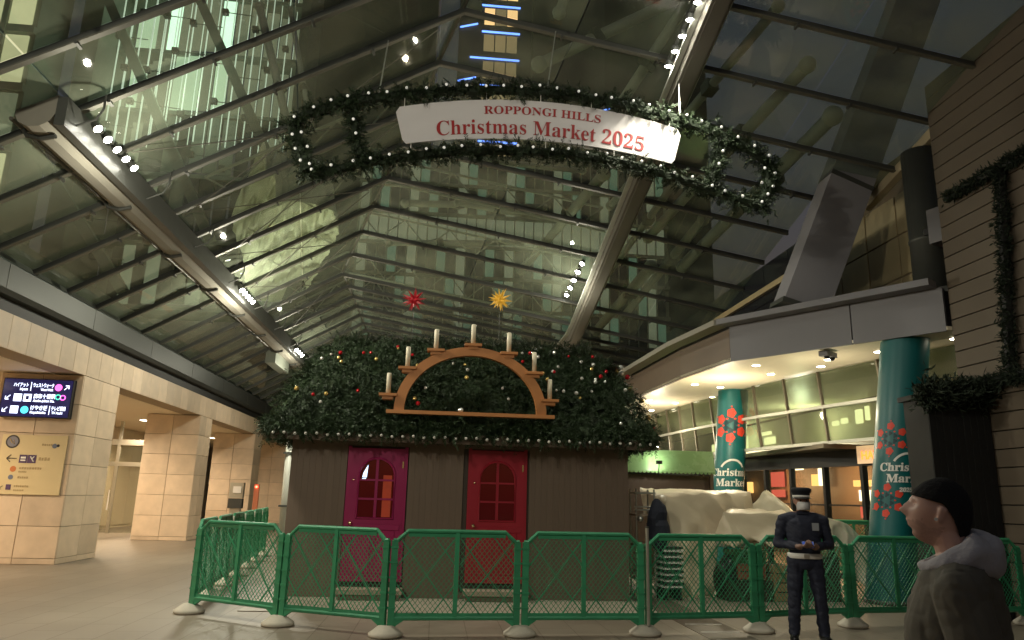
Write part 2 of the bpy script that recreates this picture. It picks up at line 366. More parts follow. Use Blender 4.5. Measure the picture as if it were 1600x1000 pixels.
for a, b in zip(YS[:-1], YS[1:]):
    (ra, _), (rb_, _) = ridge(a), ridge(b)
    a2, b2 = a + g, b - g
    def L_(X0, X1, Y): return (X0 + .01, X1 - .01)
    stA = [-7.85, -5.5, (-5.5 + ra) / 2, ra]; stB = [-7.85, -5.5, (-5.5 + rb_) / 2, rb_]
    for i in range(3):
        pane([(stA[i] + .012, a2, zl(stA[i] + .012)), (stA[i + 1] - .012, a2, zl(stA[i + 1] - .012)), (stB[i + 1] - .012, b2, zl(stB[i + 1] - .012)), (stB[i] + .012, b2, zl(stB[i] + .012))])
    ea = rx_end(max(a, b))
    sA = [ra, (ra + RB) / 2, RB, (RB + ea) / 2, ea]; sB = [rb_, (rb_ + RB) / 2, RB, (RB + ea) / 2, ea]
    for i in range(4):
        pane([(sA[i] + .012, a2, zr(sA[i] + .012, a)), (sA[i + 1] - .012, a2, zr(sA[i + 1] - .012, a)), (sB[i + 1] - .012, b2, zr(sB[i + 1] - .012, b)), (sB[i] + .012, b2, zr(sB[i] + .012, b))])
def purlin(p0, p1, nm="purlin"):
    p0 = Vector(p0); p1 = Vector(p1); d = p1 - p0; up = Vector((0, 1, 0)).cross(d).normalized()
    if up.z < 0: up = -up
    c = (p0 + p1) / 2; o = Vector((0, 0, 0))
    mb = MB().bar(p0 - c - up * .06, p1 - c - up * .06, .035, .1, up).bar(p0 - c - up * .115, p1 - c - up * .115, .085, .022, up, 1)
    n = max(1, int(d.length / 1.9))
    for i in range(1, n + 1):
        q = p0 + d * (i / (n + 1)) - c - up * .145; mb.bar(q - Vector((0, .07, 0)), q + Vector((0, .07, 0)), .04, .05, up)
    mb.build(nm, [M_steel, M_purlin], roof, loc=c)
for Y in YS:
    x, z = ridge(Y); purlin((-7.85, Y, zl(-7.85)), (x - .02, Y, zl(x - .02))); e = rx_end(Y); purlin((x + .02, Y, zr(x + .02, Y)), (e, Y, zr(e, Y)))
# ridge cap
mb = MB(); pts = [(ridge(Y)[0], Y, ridge(Y)[1] + .03) for Y in YS]; mb.tube(pts, .05, 6); mb.build("ridge_cap", M_purlin, roof)
# right eave gutter edge strip
mb = MB().bar((9.0, 4.0, zr(9.0, 4.0) - .1), (9.0, 14.2, zr(9.0, 14.2) - .1), .16, .2, mi=0); mb.build("eave_gutter", mat("pale eave trim", (0.5, 0.42, 0.28), 0.4, var=0.1), roof)

# long beams hung below the glass
bl = thing("left_roof_beam", "long rounded trough beam under the glass on the left, pale underside", "beam")
bl.name = "roof_beam"
prof = [(-5.5, 6.9), (-5.5, 6.62), (-5.56, 6.5), (-5.68, 6.42), (-5.84, 6.4), (-5.97, 6.46), (-6.02, 6.56), (-6.02, 6.62)]
mb = MB().prism(prof, 'y', 9.9, 44); mb.build("trough", M_beam, bl)
piece("side_plate", M_steel, bl, -5.5, -5.36, 9.9, 44, 6.45, 6.88)
mb = MB().tube([(-6.06, 9.9, 6.5), (-6.06, 44, 6.5)], .03, 6); mb.build("edge_rod", M_purlin, bl)
for yy in np.arange(10.2, 43, 2.68):
    mb = MB().tube([(-6.06, yy, 6.5), (-5.99, yy, 6.4), (-5.8, yy, 6.365), (-5.6, yy, 6.42)], .035, 6); mb.build("bracket", M_steel, bl)
    mb = MB().tube([(-5.36, yy, 6.6), (-5.1, yy, 6.72), (-5.02, yy, 6.9), (-5.02, yy, 7.12)], .016, 6); mb.build("hanger_arm", M_steel, bl)
br = thing("roof_beam", "long grey box beam under the glass on the right, bending down near its far end", "beam")
bpts = [(RB, 3.0, zr(RB, 3.0) - .38), (RB - .02, 21.8, zr(RB, 21.8) - .38), (RB - .05, 22.4, zr(RB, 22.38) - .42), (RB - .1, 44, zr(RB, 44) - .45)]
mb = MB()
for a, b in zip(bpts[:-1], bpts[1:]): mb.bar(a, b, .34, .3).bar((a[0], a[1], a[2] - .17), (b[0], b[1], b[2] - .17), .24, .04)
mb.build("box_tube", mat("grey brown beam paint", (0.17, 0.16, 0.135), .9, var=.08, scale=1.5, spec=.2), br)
MB().tube([(p[0] + .25, p[1], p[2] + .06) for p in bpts], .028, 6).build("edge_rod", M_tube, br)
mb = MB()
for (a, b) in zip(bpts[:-1], bpts[1:]): mb.bar((a[0] - .23, a[1], a[2] + .06), (b[0] - .23, b[1], b[2] + .06), .1, .05)
mb.build("light_rail", M_tube, br)
for yy in np.arange(4, 43, 2.68):
    z = zr(RB, yy); MB().tube([(RB, yy, z - .2), (RB, yy, z)], .04, 6).build("hanger", M_steel, br)

# spot lamp clusters on the beams: the lamps that light the arcade
def cluster(label, pts, aim, watts, up=50, spot=130):
    c = Vector(pts[len(pts) // 2]); t = thing("spotlight_row", label, "spotlight", c, group=None)
    a = Vector(aim); d = (a - c).normalized()
    MB().bar(Vector(pts[0]) - c - d * .1, Vector(pts[-1]) - c - d * .1, .06, .05).build("rail", M_steel, t)
    for p in pts:
        p = Vector(p) - c
        MB().tube([p - d * .12, p - d * .02, p], [.05, .075, .075], 10).build("lamp_can", M_steel, t)
        MB().tube([p + d * .001, p + d * .012], [.062, .055], 10).build("lens", E_spot, t)
    lamp("bulb", 'SPOT', d * .35, watts, NEUT, t, Vector(aim) - c, 0.16, spot, 0.8)
    lamp("glass_fill", 'POINT', d * .9, up, NEUT, t, None, .05)  # added point without a fixture, brightens the roof glass
    return t
def along(a, b, n): return [Vector(a).lerp(Vector(b), i / (n - 1)) for i in range(n)]
cluster("row of five bright spot lamps on the left roof beam nearest the camera", along((-5.2, 10.5, 6.72), (-5.2, 11.85, 6.72), 5), (0.5, 10.5, 0), 420, up=70)
cluster("row of five small spot lamps on the left roof beam halfway along the arcade", along((-5.2, 18.9, 6.6), (-5.2, 20.1, 6.6), 5), (0.0, 18, 0), 420, up=170)
cluster("far row of spot lamps at the end of the left roof beam", along((-5.2, 26.6, 6.55), (-5.2, 27.8, 6.55), 4), (-1, 27, 0), 380, up=90)
cluster("row of bright spot lamps on the right box beam above the banner", along((3.83, 9.7, 9.5), (3.8, 11.55, 9.22), 6), (4.2, 13.2, 0), 300, up=0.5, spot=105)
cluster("row of five small spot lamps low on the right box beam", along((3.6, 18.6, 7.72), (3.55, 20.7, 7.42), 5), (0, 16.5, 0), 420, up=40)
# unseen rows assumed to repeat behind the photographer, added for front light
cluster("assumed unseen spot lamp row on the left roof beam behind the camera", along((-5.2, 1.5, 6.72), (-5.2, 2.9, 6.72), 5), (-1.0, 10.5, 4), 400, up=8, spot=110)
cluster("assumed unseen spot lamp row on the right box beam behind the camera", along((3.7, 0.2, 11.2), (3.7, 1.6, 11.0), 5), (0.5, 11.5, 5), 260, up=3, spot=84)

# ------------------------------------------------------------------ right building: canopy, facade, siding wall
FE = [(5.8, 44.0), (5.8, 22.1), (5.92, 17.7), (6.2, 15.2), (8.62, 11.6)]         # canopy front edge in plan
BE = [(8.2, 44.0), (7.5, 25.2), (7.7, 22.0), (8.1, 18.4), (8.6, 16.0), (9.0, 14.3), (9.5, 12.4), (9.8, 11.6)]
rbld = thing("canopy_building", "grey canopy with cream lit soffit and curved glazed front on the right", "building")
poly = FE + [(12, 11.6), (12, 44)]
MB().prism(poly, 'z', 4.6, 4.66).build("soffit", M_soffit, rbld)
def fascia_strip(pts, z0, z1, off, m, nm, thick=.06):
    for a, b in zip(pts[:-1], pts[1:]):
        a = Vector((*a, 0)); b = Vector((*b, 0)); d = (b - a).normalized(); n = Vector((d.y, -d.x, 0))
        n = n if n.x < 0 else -n
        v = [a, b, b - n * thick, a - n * thick]; v = [p + n * off for p in v]
        mb = MB().add([(p.x, p.y, z0) for p in v] + [(p.x, p.y, z1) for p in v], [(0, 1, 2, 3), (7, 6, 5, 4), (0, 4, 5, 1), (1, 5, 6, 2), (2, 6, 7, 3), (3, 7, 4, 0)])
        mb.build(nm, m, rbld)
def sub(a, b, n): return [(a[0] + (b[0] - a[0]) * i / n, a[1] + (b[1] - a[1]) * i / n) for i in range(n + 1)]
fascia_strip(FE[:4], 4.58, 5.3, 0, M_brownclad, "fascia_panel")
dpts = [FE[3], sub(FE[3], FE[4], 50)[31], FE[4]]
for a, b in zip(dpts[:-1], dpts[1:]):
    dv = Vector((b[0] - a[0], b[1] - a[1])).normalized() * .012
    fascia_strip([(a[0] + dv.x, a[1] + dv.y), (b[0] - dv.x, b[1] - dv.y)], 4.58, 5.36, 0.004, M_greyclad, "fascia_panel")
fascia_strip(dpts[:1] + dpts[-1:], 4.6, 5.34, -.03, M_black, "fascia_backing", .03)
# projecting lip on top of the canopy
mb = MB()
for a, b in ((FE[0], FE[1]), (FE[1], FE[2]), (FE[2], FE[3]), (FE[3], FE[4])):
    mb2 = MB().bar((a[0] - .18, a[1], 5.42), (b[0] - .18, b[1] - .0, 5.42), .34, .12); mb2.build("canopy_lip", M_beam if a != FE[3] else M_greyclad, rbld)
MB().prism([(x + .1, y) for x, y in FE] + [(12, 11.7), (12, 44)], 'z', 5.3, 5.4).build("canopy_roof", M_steel, rbld)
# soffit downlights
ds = [(6.35, 22.0), (6.6, 18.6), (6.95, 15.6), (7.9, 20.8), (7.3, 22.4), (7.15, 24.5), (7.75, 16.6), (8.1, 14.6), (8.6, 13.6), (9.2, 12.2), (7.4, 18.9), (7.9, 14.1), (8.35, 15.4), (6.4, 26)]
ds.sort(key=lambda p: p[0] / p[1])
for i, (x, yv) in enumerate(ds):
    f = thing("soffit_downlight", ORD[i] + " small recessed downlight from the left in the cream canopy soffit", "downlight", (x, yv, 4.6), group="canopy soffit downlights")
    MB().lathe([(.1, -.01), (.11, 0)], n=14).build("trim_ring", M_white, f, True); MB().lathe([(.085, -.014), (.085, -.01)], n=14).build("lens", E_down, f)
for i, (x, yv, w) in enumerate(((6.7, 22.5, 65), (6.9, 17.4, 65), (7.9, 14.4, 18), (7.0, 28, 75))):
    l = lamp("soffit_fill", 'POINT', (x, yv, 3.55), w, (1, .86, .6), rbld, None, .1); l.rotation_euler = (0, 0, 0)  # added points without fixtures, hung low to brighten the soffit
# glazed storey under the soffit
fac = thing("curved_glass_front", "curved glazed gallery front of square panes under the canopy soffit", "glazing")
pts = []
for a, b in zip(BE[:-1], BE[1:]):
    n = max(1, round(math.dist(a, b) / 1.25)); pts += sub(a, b, n)[:-1]
pts.append(BE[-1]); Zs = [2.98, 3.78, 4.58]
def lean(z): return (4.58 - z) * 0.10
for a, b in zip(pts[:-1], pts[1:]):
    for z0, z1 in zip(Zs[:-1], Zs[1:]):
        A = [Vector((a[0] + lean(z0), a[1], z0)), Vector((b[0] + lean(z0), b[1], z0)), Vector((b[0] + lean(z1), b[1], z1)), Vector((a[0] + lean(z1), a[1], z1))]
        c = sum(A, Vector()) / 4; A = [c + (p - c) * .97 - c for p in A]
        v = A + [p + Vector((.012, 0, 0)) for p in A]
        MB().add(v, [(0, 1, 2, 3), (7, 6, 5, 4), (0, 4, 5, 1), (1, 5, 6, 2), (2, 6, 7, 3), (3, 7, 4, 0)]).build("pane", M_facglass, fac, loc=c)
M_mull = mat("mullion bronze", (0.16, 0.14, 0.1), 0.4, 0.4)
for a in pts: MB().bar((a[0] + lean(2.98) - .02, a[1], 2.98), (a[0] - .02, a[1], 4.58), .06, .06, (1, 0, 0)).build("mullion", M_mull, fac)
for z in Zs[:2]:
    for a, b in zip(BE[:-1], BE[1:]): MB().bar((a[0] + lean(z) - .02, a[1], z), (b[0] + lean(z) - .02, b[1], z), .07, .07).build("rail", M_tube, fac)
# room behind the glazing
MB().box(12.2, 12.4, 9, 44, 0, 4.58).build("inner_wall", mat("inner wall", (0.4, 0.36, 0.27), 0.7, var=0.1), rbld)
MB().box(8.6, 12.2, 16, 44, 2.86, 2.96).build("inner_floor", M_mull, rbld)
M_litwin = emat("lit window", (1.0, 0.86, 0.55), 1.6); M_orange = emat("lit orange display", (1.0, 0.55, 0.16), 1.0); M_red = emat("lit red poster", (1.0, 0.16, 0.1), 0.45)
for (yv, z0, z1, w) in ((26.3, 4.1, 4.22, .9), (26.0, 3.75, 4.0, .8), (28.4, 3.7, 4.2, 1.0), (21.6, 4.0, 4.14, .3), (21.1, 4.02, 4.18, .3), (20.3, 3.95, 4.35, .28), (19.95, 4.0, 4.4, .12), (31, 3.8, 4.1, 1.2)):
    piece("lit_panel", M_litwin, rbld, 12.1, 12.18, yv, yv + w, z0, z1)
lamp("room_bulb", 'POINT', (11.2, 22, 3.9), 70, NEUT, rbld, size=.2); lamp("room_bulb", 'POINT', (11.3, 28, 3.9), 70, NEUT, rbld, size=.2)
# dark sign band and shop front below
SB = [(9.0, 44), (8.6, 22.0), (9.0, 18.4), (9.5, 16.0), (9.9, 14.3), (10.6, 12.0)]
for a, b in zip(SB[:-1], SB[1:]):
    MB().bar((*a, 2.72), (*b, 2.72), .12, .46).build("sign_band", M_black, rbld)
    MB().bar((a[0], a[1], .06), (b[0], b[1], .06), .12, .12).build("shop_sill", M_black, rbld)
    n = max(2, round(math.dist(a, b) / 1.05)); q = sub(a, b, n)
    for p in q[:-1]: piece("shop_post", M_black, rbld, p[0] - .06, p[0] + .06, p[1] - .06, p[1] + .06, .1, 2.5)
    for p0, p1 in zip(q[:-1], q[1:]):
        MB().bar((*p0, 1.3), (*p1, 1.3), .012, 2.38).build("shop_pane", M_shopglass, rbld)
        MB().bar((*p0, 1.62), (*p1, 1.62), .04, .035).build("glazing_bar", M_black, rbld)
M_shopdark = mat("shop interior timber", (0.1, 0.06, 0.035), 0.6, var=0.3, scale=2)
MB().box(12.0, 12.15, 10, 40, 0, 2.8).build("shop_wall", M_shopdark, rbld)
for (yv, w, z0, z1, m) in ((24.9, .85, 2.2, 2.7, M_red), (24.9, .85, 1.85, 2.1, M_red), (22.5, .35, 2.2, 2.55, M_orange), (22.2, .2, 2.2, 2.72, M_litwin), (19.4, 1.05, 2.15, 2.32, M_orange), (19.7, .5, 1.75, 2.05, M_litwin), (19.6, .6, 1.3, 1.6, M_red), (23.5, .6, 2.72, 2.78, M_litwin), (27.5, .5, 2.0, 2.4, M_orange), (17.8, .7, 1.6, 2.3, M_orange)):
    piece("lit_display", m, rbld, 11.8, 11.9, yv, yv + w, z0, z1)
lamp("shop_bulb", 'POINT', (11.0, 20.5, 2.3), 90, (1, .6, .28), rbld, size=.15); lamp("shop_bulb", 'POINT', (11.0, 24.5, 2.3), 90, (1, .6, .28), rbld, size=.15)
sg = thing("shop_sign", "small lit warm sign with orange letters above the dark shop front", "sign", (9.53, 15.45, 2.72), R(-77))
MB().box(-.55, .5, -.05, .0, -.19, .2).build("sign_box", mat("sign face", (0.75, 0.55, 0.34), 0.5, emit=(1, .62, .34), estr=.25), sg)
me, v = flat_text("HATEI", .26, .006, .006); v = np.stack([v[:, 0] - .42, -.062 - v[:, 2], v[:, 1] - .1], 1); setco(me, v); link("lettering", me, emat("orange letters", (1, .2, .03), 1.4), sg)

# upper wall above the canopy
uw = thing("tiled_upper_wall", "tan panelled wall above the grey canopy behind the slanted column", "wall")
MB().box(9.62, 9.8, 11.6, 17.5, 5.4, 9).build("wall_backing", M_grout, uw)
M_tan = mat("tan wall panel", (0.5, 0.4, 0.22), 0.5, var=0.1)
for iy in range(5):
    for iz in range(3): piece("panel", M_tan, uw, 9.59, 9.62, 11.8 + iy * 1.15 + .02, 11.8 + (iy + 1) * 1.15 - .02, 5.42 + iz * .92 + .02, 5.42 + (iz + 1) * .92 - .02, .006)
ug = thing("dark_side_glazing", "dark tinted glazing with two tan rails beside the slanted grey column", "glazing")
for iy in range(8):
    for iz in range(2): piece("pane", M_darkglass, ug, 7.95, 7.99, 14.45 + iy * 1.34 + .012, 14.45 + (iy + 1) * 1.34 - .012, 5.45 + iz * 1.0 + .01, 5.45 + (iz + 1) * 1.0 - .01)
for z in (5.78, 6.7): piece("rail", M_tan, ug, 7.86, 7.949, 14.4, 25, z, z + .14)
piece("end_post", M_steel, ug, 7.9, 8.0, 14.3, 14.42, 5.4, 7.9)
dp = thing("dark_duct", "dark vertical duct rising from the canopy to the roof beside the plank wall", "duct", (9.0, 12.35, 5.4))
MB().lathe([(.32, 0), (.32, 1.05), (.335, 1.06), (.335, 1.12), (.32, 1.13), (.32, 2.9)], n=20).build("shaft", M_steel, dp, True)
bx = thing("loudspeaker_box", "grey box loudspeaker on the dark duct above the canopy", "loudspeaker", (8.93, 11.72, 6.55), R(20))
MB().box(-.24, .24, -.2, .2, -.32, .32).build("cabinet", M_greyclad, bx); MB().box(-.21, .21, -.212, -.201, -.29, .29).build("grille", M_steel, bx); MB().box(-.06, .06, .2, .42, -.06, .06).build("bracket", M_black, bx)
sc_ = thing("slanted_column", "broad flat grey column slanting up from the canopy through the glass roof", "column")
a = Vector((7.15, 13.9, 5.4)); b = Vector((11.6, 13.25, 16.3)); MB().bar(a, b, .92, .55, (0, 1, 0)).build("shaft", mat('pale grey strut', (0.27, 0.265, 0.29), .7, var=.04), sc_)
MB().bar(a + Vector((-.0, -.0, .0)), a + Vector((.03, 0, .1)), .99, .62, (0, 1, 0)).build("foot_plate", M_steel, sc_)
q = a.lerp(b, 2.75 / 10.9); MB().bar(q, q + (b - a).normalized() * .1, .94, .57, (0, 1, 0)).build("roof_collar", M_steel, sc_)
# plank wall
pw = thing("plank_wall", "brown horizontal plank wall rising at the right edge to the roof", "wall")
MB().box(8.74, 8.95, -1, 11.58, 0, 9.2).build("wall_backing", M_black, pw)
zz = 0.0
while zz < 9.0:
    for y0, y1 in ((-1, 4.2), (4.21, 7.9), (7.91, 11.58)): piece("plank", M_plank, pw, 8.70, 8.74, y0, y1, zz + .008, zz + .272, .005)
    zz += .28
cm = thing("security_camera", "grey twin security camera hanging from the cream canopy soffit", "camera", (7.62, 13.75, 4.6), R(35))
MB().box(-.2, .2, -.09, .09, -.13, -.03).build("housing", M_greyclad, cm); MB().tube([(0, 0, -.04), (0, 0, 0.02)], .04, 8).build("mount", M_greyclad, cm)
for x in (-.11, .11): MB().sphere((x, -.03, -.14), .055, 10, 6).build("lens", M_black, cm, True)

# teal banner-wrapped leaning columns
M_teal = mat("teal banner vinyl", (0.004, 0.125, 0.13), 0.42, var=0.06, scale=1.5); M_flower = mat("red print", (0.75, 0.06, 0.03), 0.5); M_leafp = mat("dark teal print", (0.002, 0.04, 0.055), 0.5)
M_print = mat("white print", (0.8, 0.8, 0.76), 0.5)
def teal_column(label, base, top, r, motifs, texts):
    t = thing("teal_column", label, "column", base)
    ax = Vector(top) - Vector(base); sh = Vector((ax.x / ax.z, ax.y / ax.z))
    N = 32; mb = MB()
    nz = 14
    for i in range(nz + 1):
        z = ax.z * i / nz
        for j in range(N):
            an = 2 * math.pi * j / N; mb.v.append((sh.x * z + r * math.cos(an), sh.y * z + r * math.sin(an), z))
    for i in range(nz):
        for j in range(N): mb.f.append((i * N + j, i * N + (j + 1) % N, (i + 1) * N + (j + 1) % N, (i + 1) * N + j)); mb.mi.append(0)
    mb.build("banner_wrap", M_teal, t, True)
    MB().lathe([(r + .02, 0), (r + .02, .06), (r, .07)], n=32).build("base_ring", M_steel, t, True)
    facing = math.atan2(-base[1], -base[0])
    def wrap(pts, off=.004):   # (u along circumference, z, extra) -> on the cylinder
        out = []
        for u, z, e in pts:
            an = facing + u / r; rr_ = r + off + e; out.append((sh.x * z + rr_ * math.cos(an), sh.y * z + rr_ * math.sin(an), z))
        return out
    def blob(u, z, ru, rz, m, off, lobes=0, nm="flower_print", amp=.12):
        n = 24; c = [(u, z, 0)]
        for k in range(n):
            a_ = 2 * math.pi * k / n; q_ = 1 + amp * math.cos(lobes * a_) if lobes else 1; c.append((u + ru * q_ * math.cos(a_), z + rz * q_ * math.sin(a_), 0))
        MB().add(wrap(c, off), [(0, 1 + k, 1 + (k + 1) % n) for k in range(n)]).build(nm, m, t)
    for (cu, cz, R0, fs) in motifs:
        for k in range(6):
            a_ = math.pi / 6 + k * math.pi / 3; u = cu + R0 * math.cos(a_); z = cz + R0 * math.sin(a_)
            blob(u, z, fs, fs * 1.05, M_flower, .004, 5, amp=.1)
            blob(cu + R0 * .42 * math.cos(a_), cz + R0 * .42 * math.sin(a_), fs * .5, fs * .62, M_leafp, .003, 3, "leaf_print", .25)
            b_ = a_ + math.pi / 6; blob(cu + R0 * .62 * math.cos(b_), cz + R0 * .62 * math.sin(b_), fs * .28, fs * .22, M_flower, .005, 0, "berry_print")
            blob(u + fs * 1.45 * math.cos(a_), z + fs * 1.45 * math.sin(a_), fs * .22, fs * .2, M_flower, .005, 0, "berry_print")
    for (cu, cz, s_) in texts:
        for body, dz, sz in (("Christmas", 0, .25), ("Market", -.24, .25), ("2025", -.44, .12)):
            me, v = flat_text(serif(body), sz * s_, .0, .004); v[:, 0] -= (v[:, 0].max() + v[:, 0].min()) / 2
            setco(me, np.array(wrap([(cu + p[0], cz + dz * s_ + p[1], 0) for p in v], .006))); link("lettering", me, M_print, t)
        n = 14; A = [(cu + .34 * s_ * math.sin(R(-58 + 116 * k / n)), cz + s_ * (.02 + .38 * math.cos(R(-58 + 116 * k / n))), 0) for k in range(n + 1)]
        B = [(cu + .29 * s_ * math.sin(R(-58 + 116 * k / n)), cz + s_ * (.02 + .33 * math.cos(R(-58 + 116 * k / n))), 0) for k in range(n + 1)]
        MB().add(wrap(A, .006) + wrap(B, .006), [(k, k + 1, n + 2 + k, n + 1 + k) for k in range(n)]).build("arc_print", M_print, t)
    return t
teal_column("teal banner column with red flowers standing behind the pale tarpaulin", (7.55, 19.5, 0), (8.0, 19.5, 4.6), .40, ((-.02, 3.62, .33, .12),), ((.08, 2.3, 1.1),))
teal_column("darker near teal banner column beside the black hut at the right", (7.86, 12.75, 0), (8.5, 12.6, 4.6), .41, ((-.16, 2.78, .22, .062), (-.16, 1.72, .22, .062)), ((.14, 2.22, .8),))
# ------------------------------------------------------------------ beyond the glass
# tall lit glass atrium, upper left
at = thing("glass_atrium_tower", "tall lit pale green glass atrium with white fins above the roof at upper left", "tower", (-9.8, 26, 0))
E_atr = emat("atrium light", (0.55, 0.74, 0.5), 0.55); E_atr2 = emat("atrium dim light", (0.38, 0.42, 0.28), 0.24); E_yel = emat("lit yellow office", (0.75, 0.72, 0.42), 0.45)
M_fin = mat("white glass fin", (0.8, 0.85, 0.78), 0.3, emit=(.8, .95, .8), estr=.35); M_floorpl = mat("floor plate", (0.2, 0.22, 0.18), 0.6)
E_atr3 = emat("atrium bright light", (0.6, 0.9, 0.68), 1.15)
Rw = np.random.default_rng(5)
cols_ = 13
for i in range(cols_):
    x = -3.4 + i * .53; yb = 1.4 - 1.4 * math.sin(math.pi * (i + .5) / cols_)
    for k in range(7):
        z0 = 8 + k * 2.6; m = ([E_atr, E_atr2, E_atr3][int(Rw.choice(3, p=[.45, .27, .28]))] if k > 2 else [M_darkglass, M_floorpl, E_atr2][int(Rw.choice(3, p=[.5, .35, .15]))]) if i < 9 else [E_atr2, M_darkglass, E_atr2][int(Rw.choice(3))]
        piece("lit_panel", m, at, x + .02, x + .51, yb + 1.2, yb + 1.26, z0 + .16, z0 + 2.5)
    MB().bar((x, yb - .1, 14), (x, yb - .1, 27), .035, .05, (0, 1, 0)).build("fin", M_fin, at)
    MB().bar((x + .2, yb + .35, 14), (x + .2, yb + .35, 27), .02, .04, (0, 1, 0)).build("fin", M_fin, at)
    for k in range(9):
        if (i + k) % 2: 
            z = 9.2 + k * 1.9 + .35 * (i % 3); piece("clamp", M_black, at, x - .09, x + .13, yb - .3, yb - .1, z, z + .2)
            if i < cols_ - 2: MB().tube([(x, yb - .2, z + .1), (x + 1.1, yb - .2, z + .03)], .018, 5).build("tie_rod", M_steel, at)
for k in range(8): MB().box(-3.5, 3.6, 1.2, 2.8, 7.9 + k * 2.6, 8.06 + k * 2.6).build("floor_plate", M_floorpl, at)
for (xa, xb, za, zb) in ((-4.6, 1.6, 22, 10), (-2.2, 3.4, 24, 13), (-5.4, -1.0, 14, 8)): MB().bar((xa, -.75, za), (xb, -.75, zb), .34, .3, (0, 1, 0)).build("brace", M_floorpl, at)
MB().box(-4.2, -3.5, -.2, 2.6, 6, 27).build("corner_pier", M_floorpl, at); MB().box(3.6, 3.95, .4, 2.8, 6, 27).build("corner_pier", M_floorpl, at)
lamp("atrium_bulb", 'POINT', (0, -1.3, 16), 60, (.8, 1, .8), at, size=.4)
of = thing("yellow_lit_office", "yellow lit office block with dark piers at the top left corner beyond the roof", "building", (-18.2, 24, 0))
for i in range(7):
    for k in range(6): piece("window", E_yel if (i * 3 + k) % 4 else E_atr2, of, -3 + i * .95 + .1, -3 + i * .95 + .85, 0, .06, 8 + k * 2.2 + .2, 8 + k * 2.2 + 2.0)
    MB().box(-3 + i * .95 - .08, -3 + i * .95 + .1, -.12, .1, 6, 22).build("pier", M_floorpl, of)
for k in range(7): MB().box(-3.1, 3.7, -.06, .1, 7.9 + k * 2.2, 8.18 + k * 2.2).build("spandrel", M_floorpl, of)
MB().box(-3.1, 3.7, .1, 2, 5, 22).build("body", M_floorpl, of)

# dark tower with warm and blue lit floors
M_night = mat("night facade", (0.018, 0.019, 0.024), 0.5, var=0.2, scale=0.1); M_night2 = mat("blue grey night facade", (0.05, 0.052, 0.065), 0.6, var=0.1, scale=0.1)
E_warmw = emat("warm tower window", (1.0, 0.6, 0.28), 0.85); E_brn = emat("dim tower window", (0.42, 0.3, 0.16), 0.35); E_blue = emat("blue light line", (0.12, 0.25, 1.0), 2.2)
tw = thing("dark_tower", "dark high tower with warm windows and blue light lines behind the glass roof", "tower", (3.4, 60, 0))
MB().box(-3.3, 3.4, 0, 8, 0, 62).build("shaft", M_night, tw)
zz = 30.0; k = 0
while zz < 60:
    for i in range(3):
        piece("window", E_warmw if (k > 4 and (k + i) % 3) else E_brn, tw, -1.0 + i * 1.05, -1.0 + i * 1.05 + .95, -.06, .0, zz + .2, zz + 1.9)
    MB().bar((-1.2 - (k % 2) * 1.0, -.12, zz + 2.15), (2.3, -.12, zz + 2.15), .1, .14).build("light_line", E_blue, tw)
    if k % 2 == 0: MB().bar((-3.2, -.12, zz + 2.4), (-1.6, -.12, zz + 2.9), .1, .12).build("light_line", E_blue, tw)
    zz += 2.75; k += 1
t2 = thing("dark_block", "black windowless office block left of the dark tower beyond the glass", "building", (-4.5, 42, 0))
MB().box(-4.3, 3.2, 0, 6, 0, 40).build("shaft", M_night, t2); MB().box(-5.3, -4.32, .3, 6, 0, 40).build("side_wing", M_night2, t2)
t3 = thing("blue_grey_block", "blue grey night block right of the dark tower beyond the glass", "building", (12, 64, 0))
MB().box(-4.6, 2.6, 0, 8, 0, 60).build("shaft", M_night2, t3); MB().box(2.7, 14, 3, 9, 0, 62).build("wing", M_night, t3)
for i in range(3): MB().bar((.6 + i * .9, -.1, 37.2 + i * .55), (1.3 + i * .9, -.1, 37.5 + i * .55), .1, .16).build("light_line", E_blue, t3)
# pale framed facade behind, seen through the middle of the roof
M_dim = mat("dim concrete", (0.3, 0.3, 0.25), 0.7, var=0.1, scale=0.3)
bf = thing("framed_facade", "dim glazed facade with thin pale frames beyond the roof ridge", "building", (3.2, 38, 0))
E_dimwin = emat("dim office glass", (0.24, 0.26, 0.18), 0.3); E_dimwin2 = emat("dim green office glass", (0.14, 0.24, 0.17), 0.26)
for i in range(32):
    for k in range(6): piece("window", [E_dimwin, M_darkglass, E_dimwin2, M_darkglass, M_darkglass][(i * 7 + k * 5 + i * k) % 5], bf, -8 + i * .525 + .04, -8 + i * .525 + .5, 0, .06, 9.5 + k * 1.74 + .1, 9.5 + k * 1.74 + 1.64)
    MB().bar((-8 + i * .525, -.1, 9), (-8 + i * .525, -.1, 20), .05, .08, (0, 1, 0)).build("mullion", M_tube, bf)
for k in range(7): MB().box(-8.1, 9, -.15, .1, 9.38 + k * 1.74, 9.56 + k * 1.74).build("spandrel", M_dim, bf)
MB().box(-8.1, 9, .1, 3, 0, 20.2).build("body", M_dim, bf)
# end wall of the arcade with lit doors
ew = thing("arcade_end_wall", "dim end wall of the arcade with lit panels far behind the hut", "wall")
MB().box(-8, 9, 45, 45.4, 0, 9.4).build("wall_face", M_dim, ew)
for i in range(9): piece("lit_panel", M_litwin if i % 3 == 0 else E_dimwin, ew, -7 + i * 1.7, -7 + i * 1.7 + 1.2, 44.9, 45, 2.8 + .3 * (i % 2), 4.6)
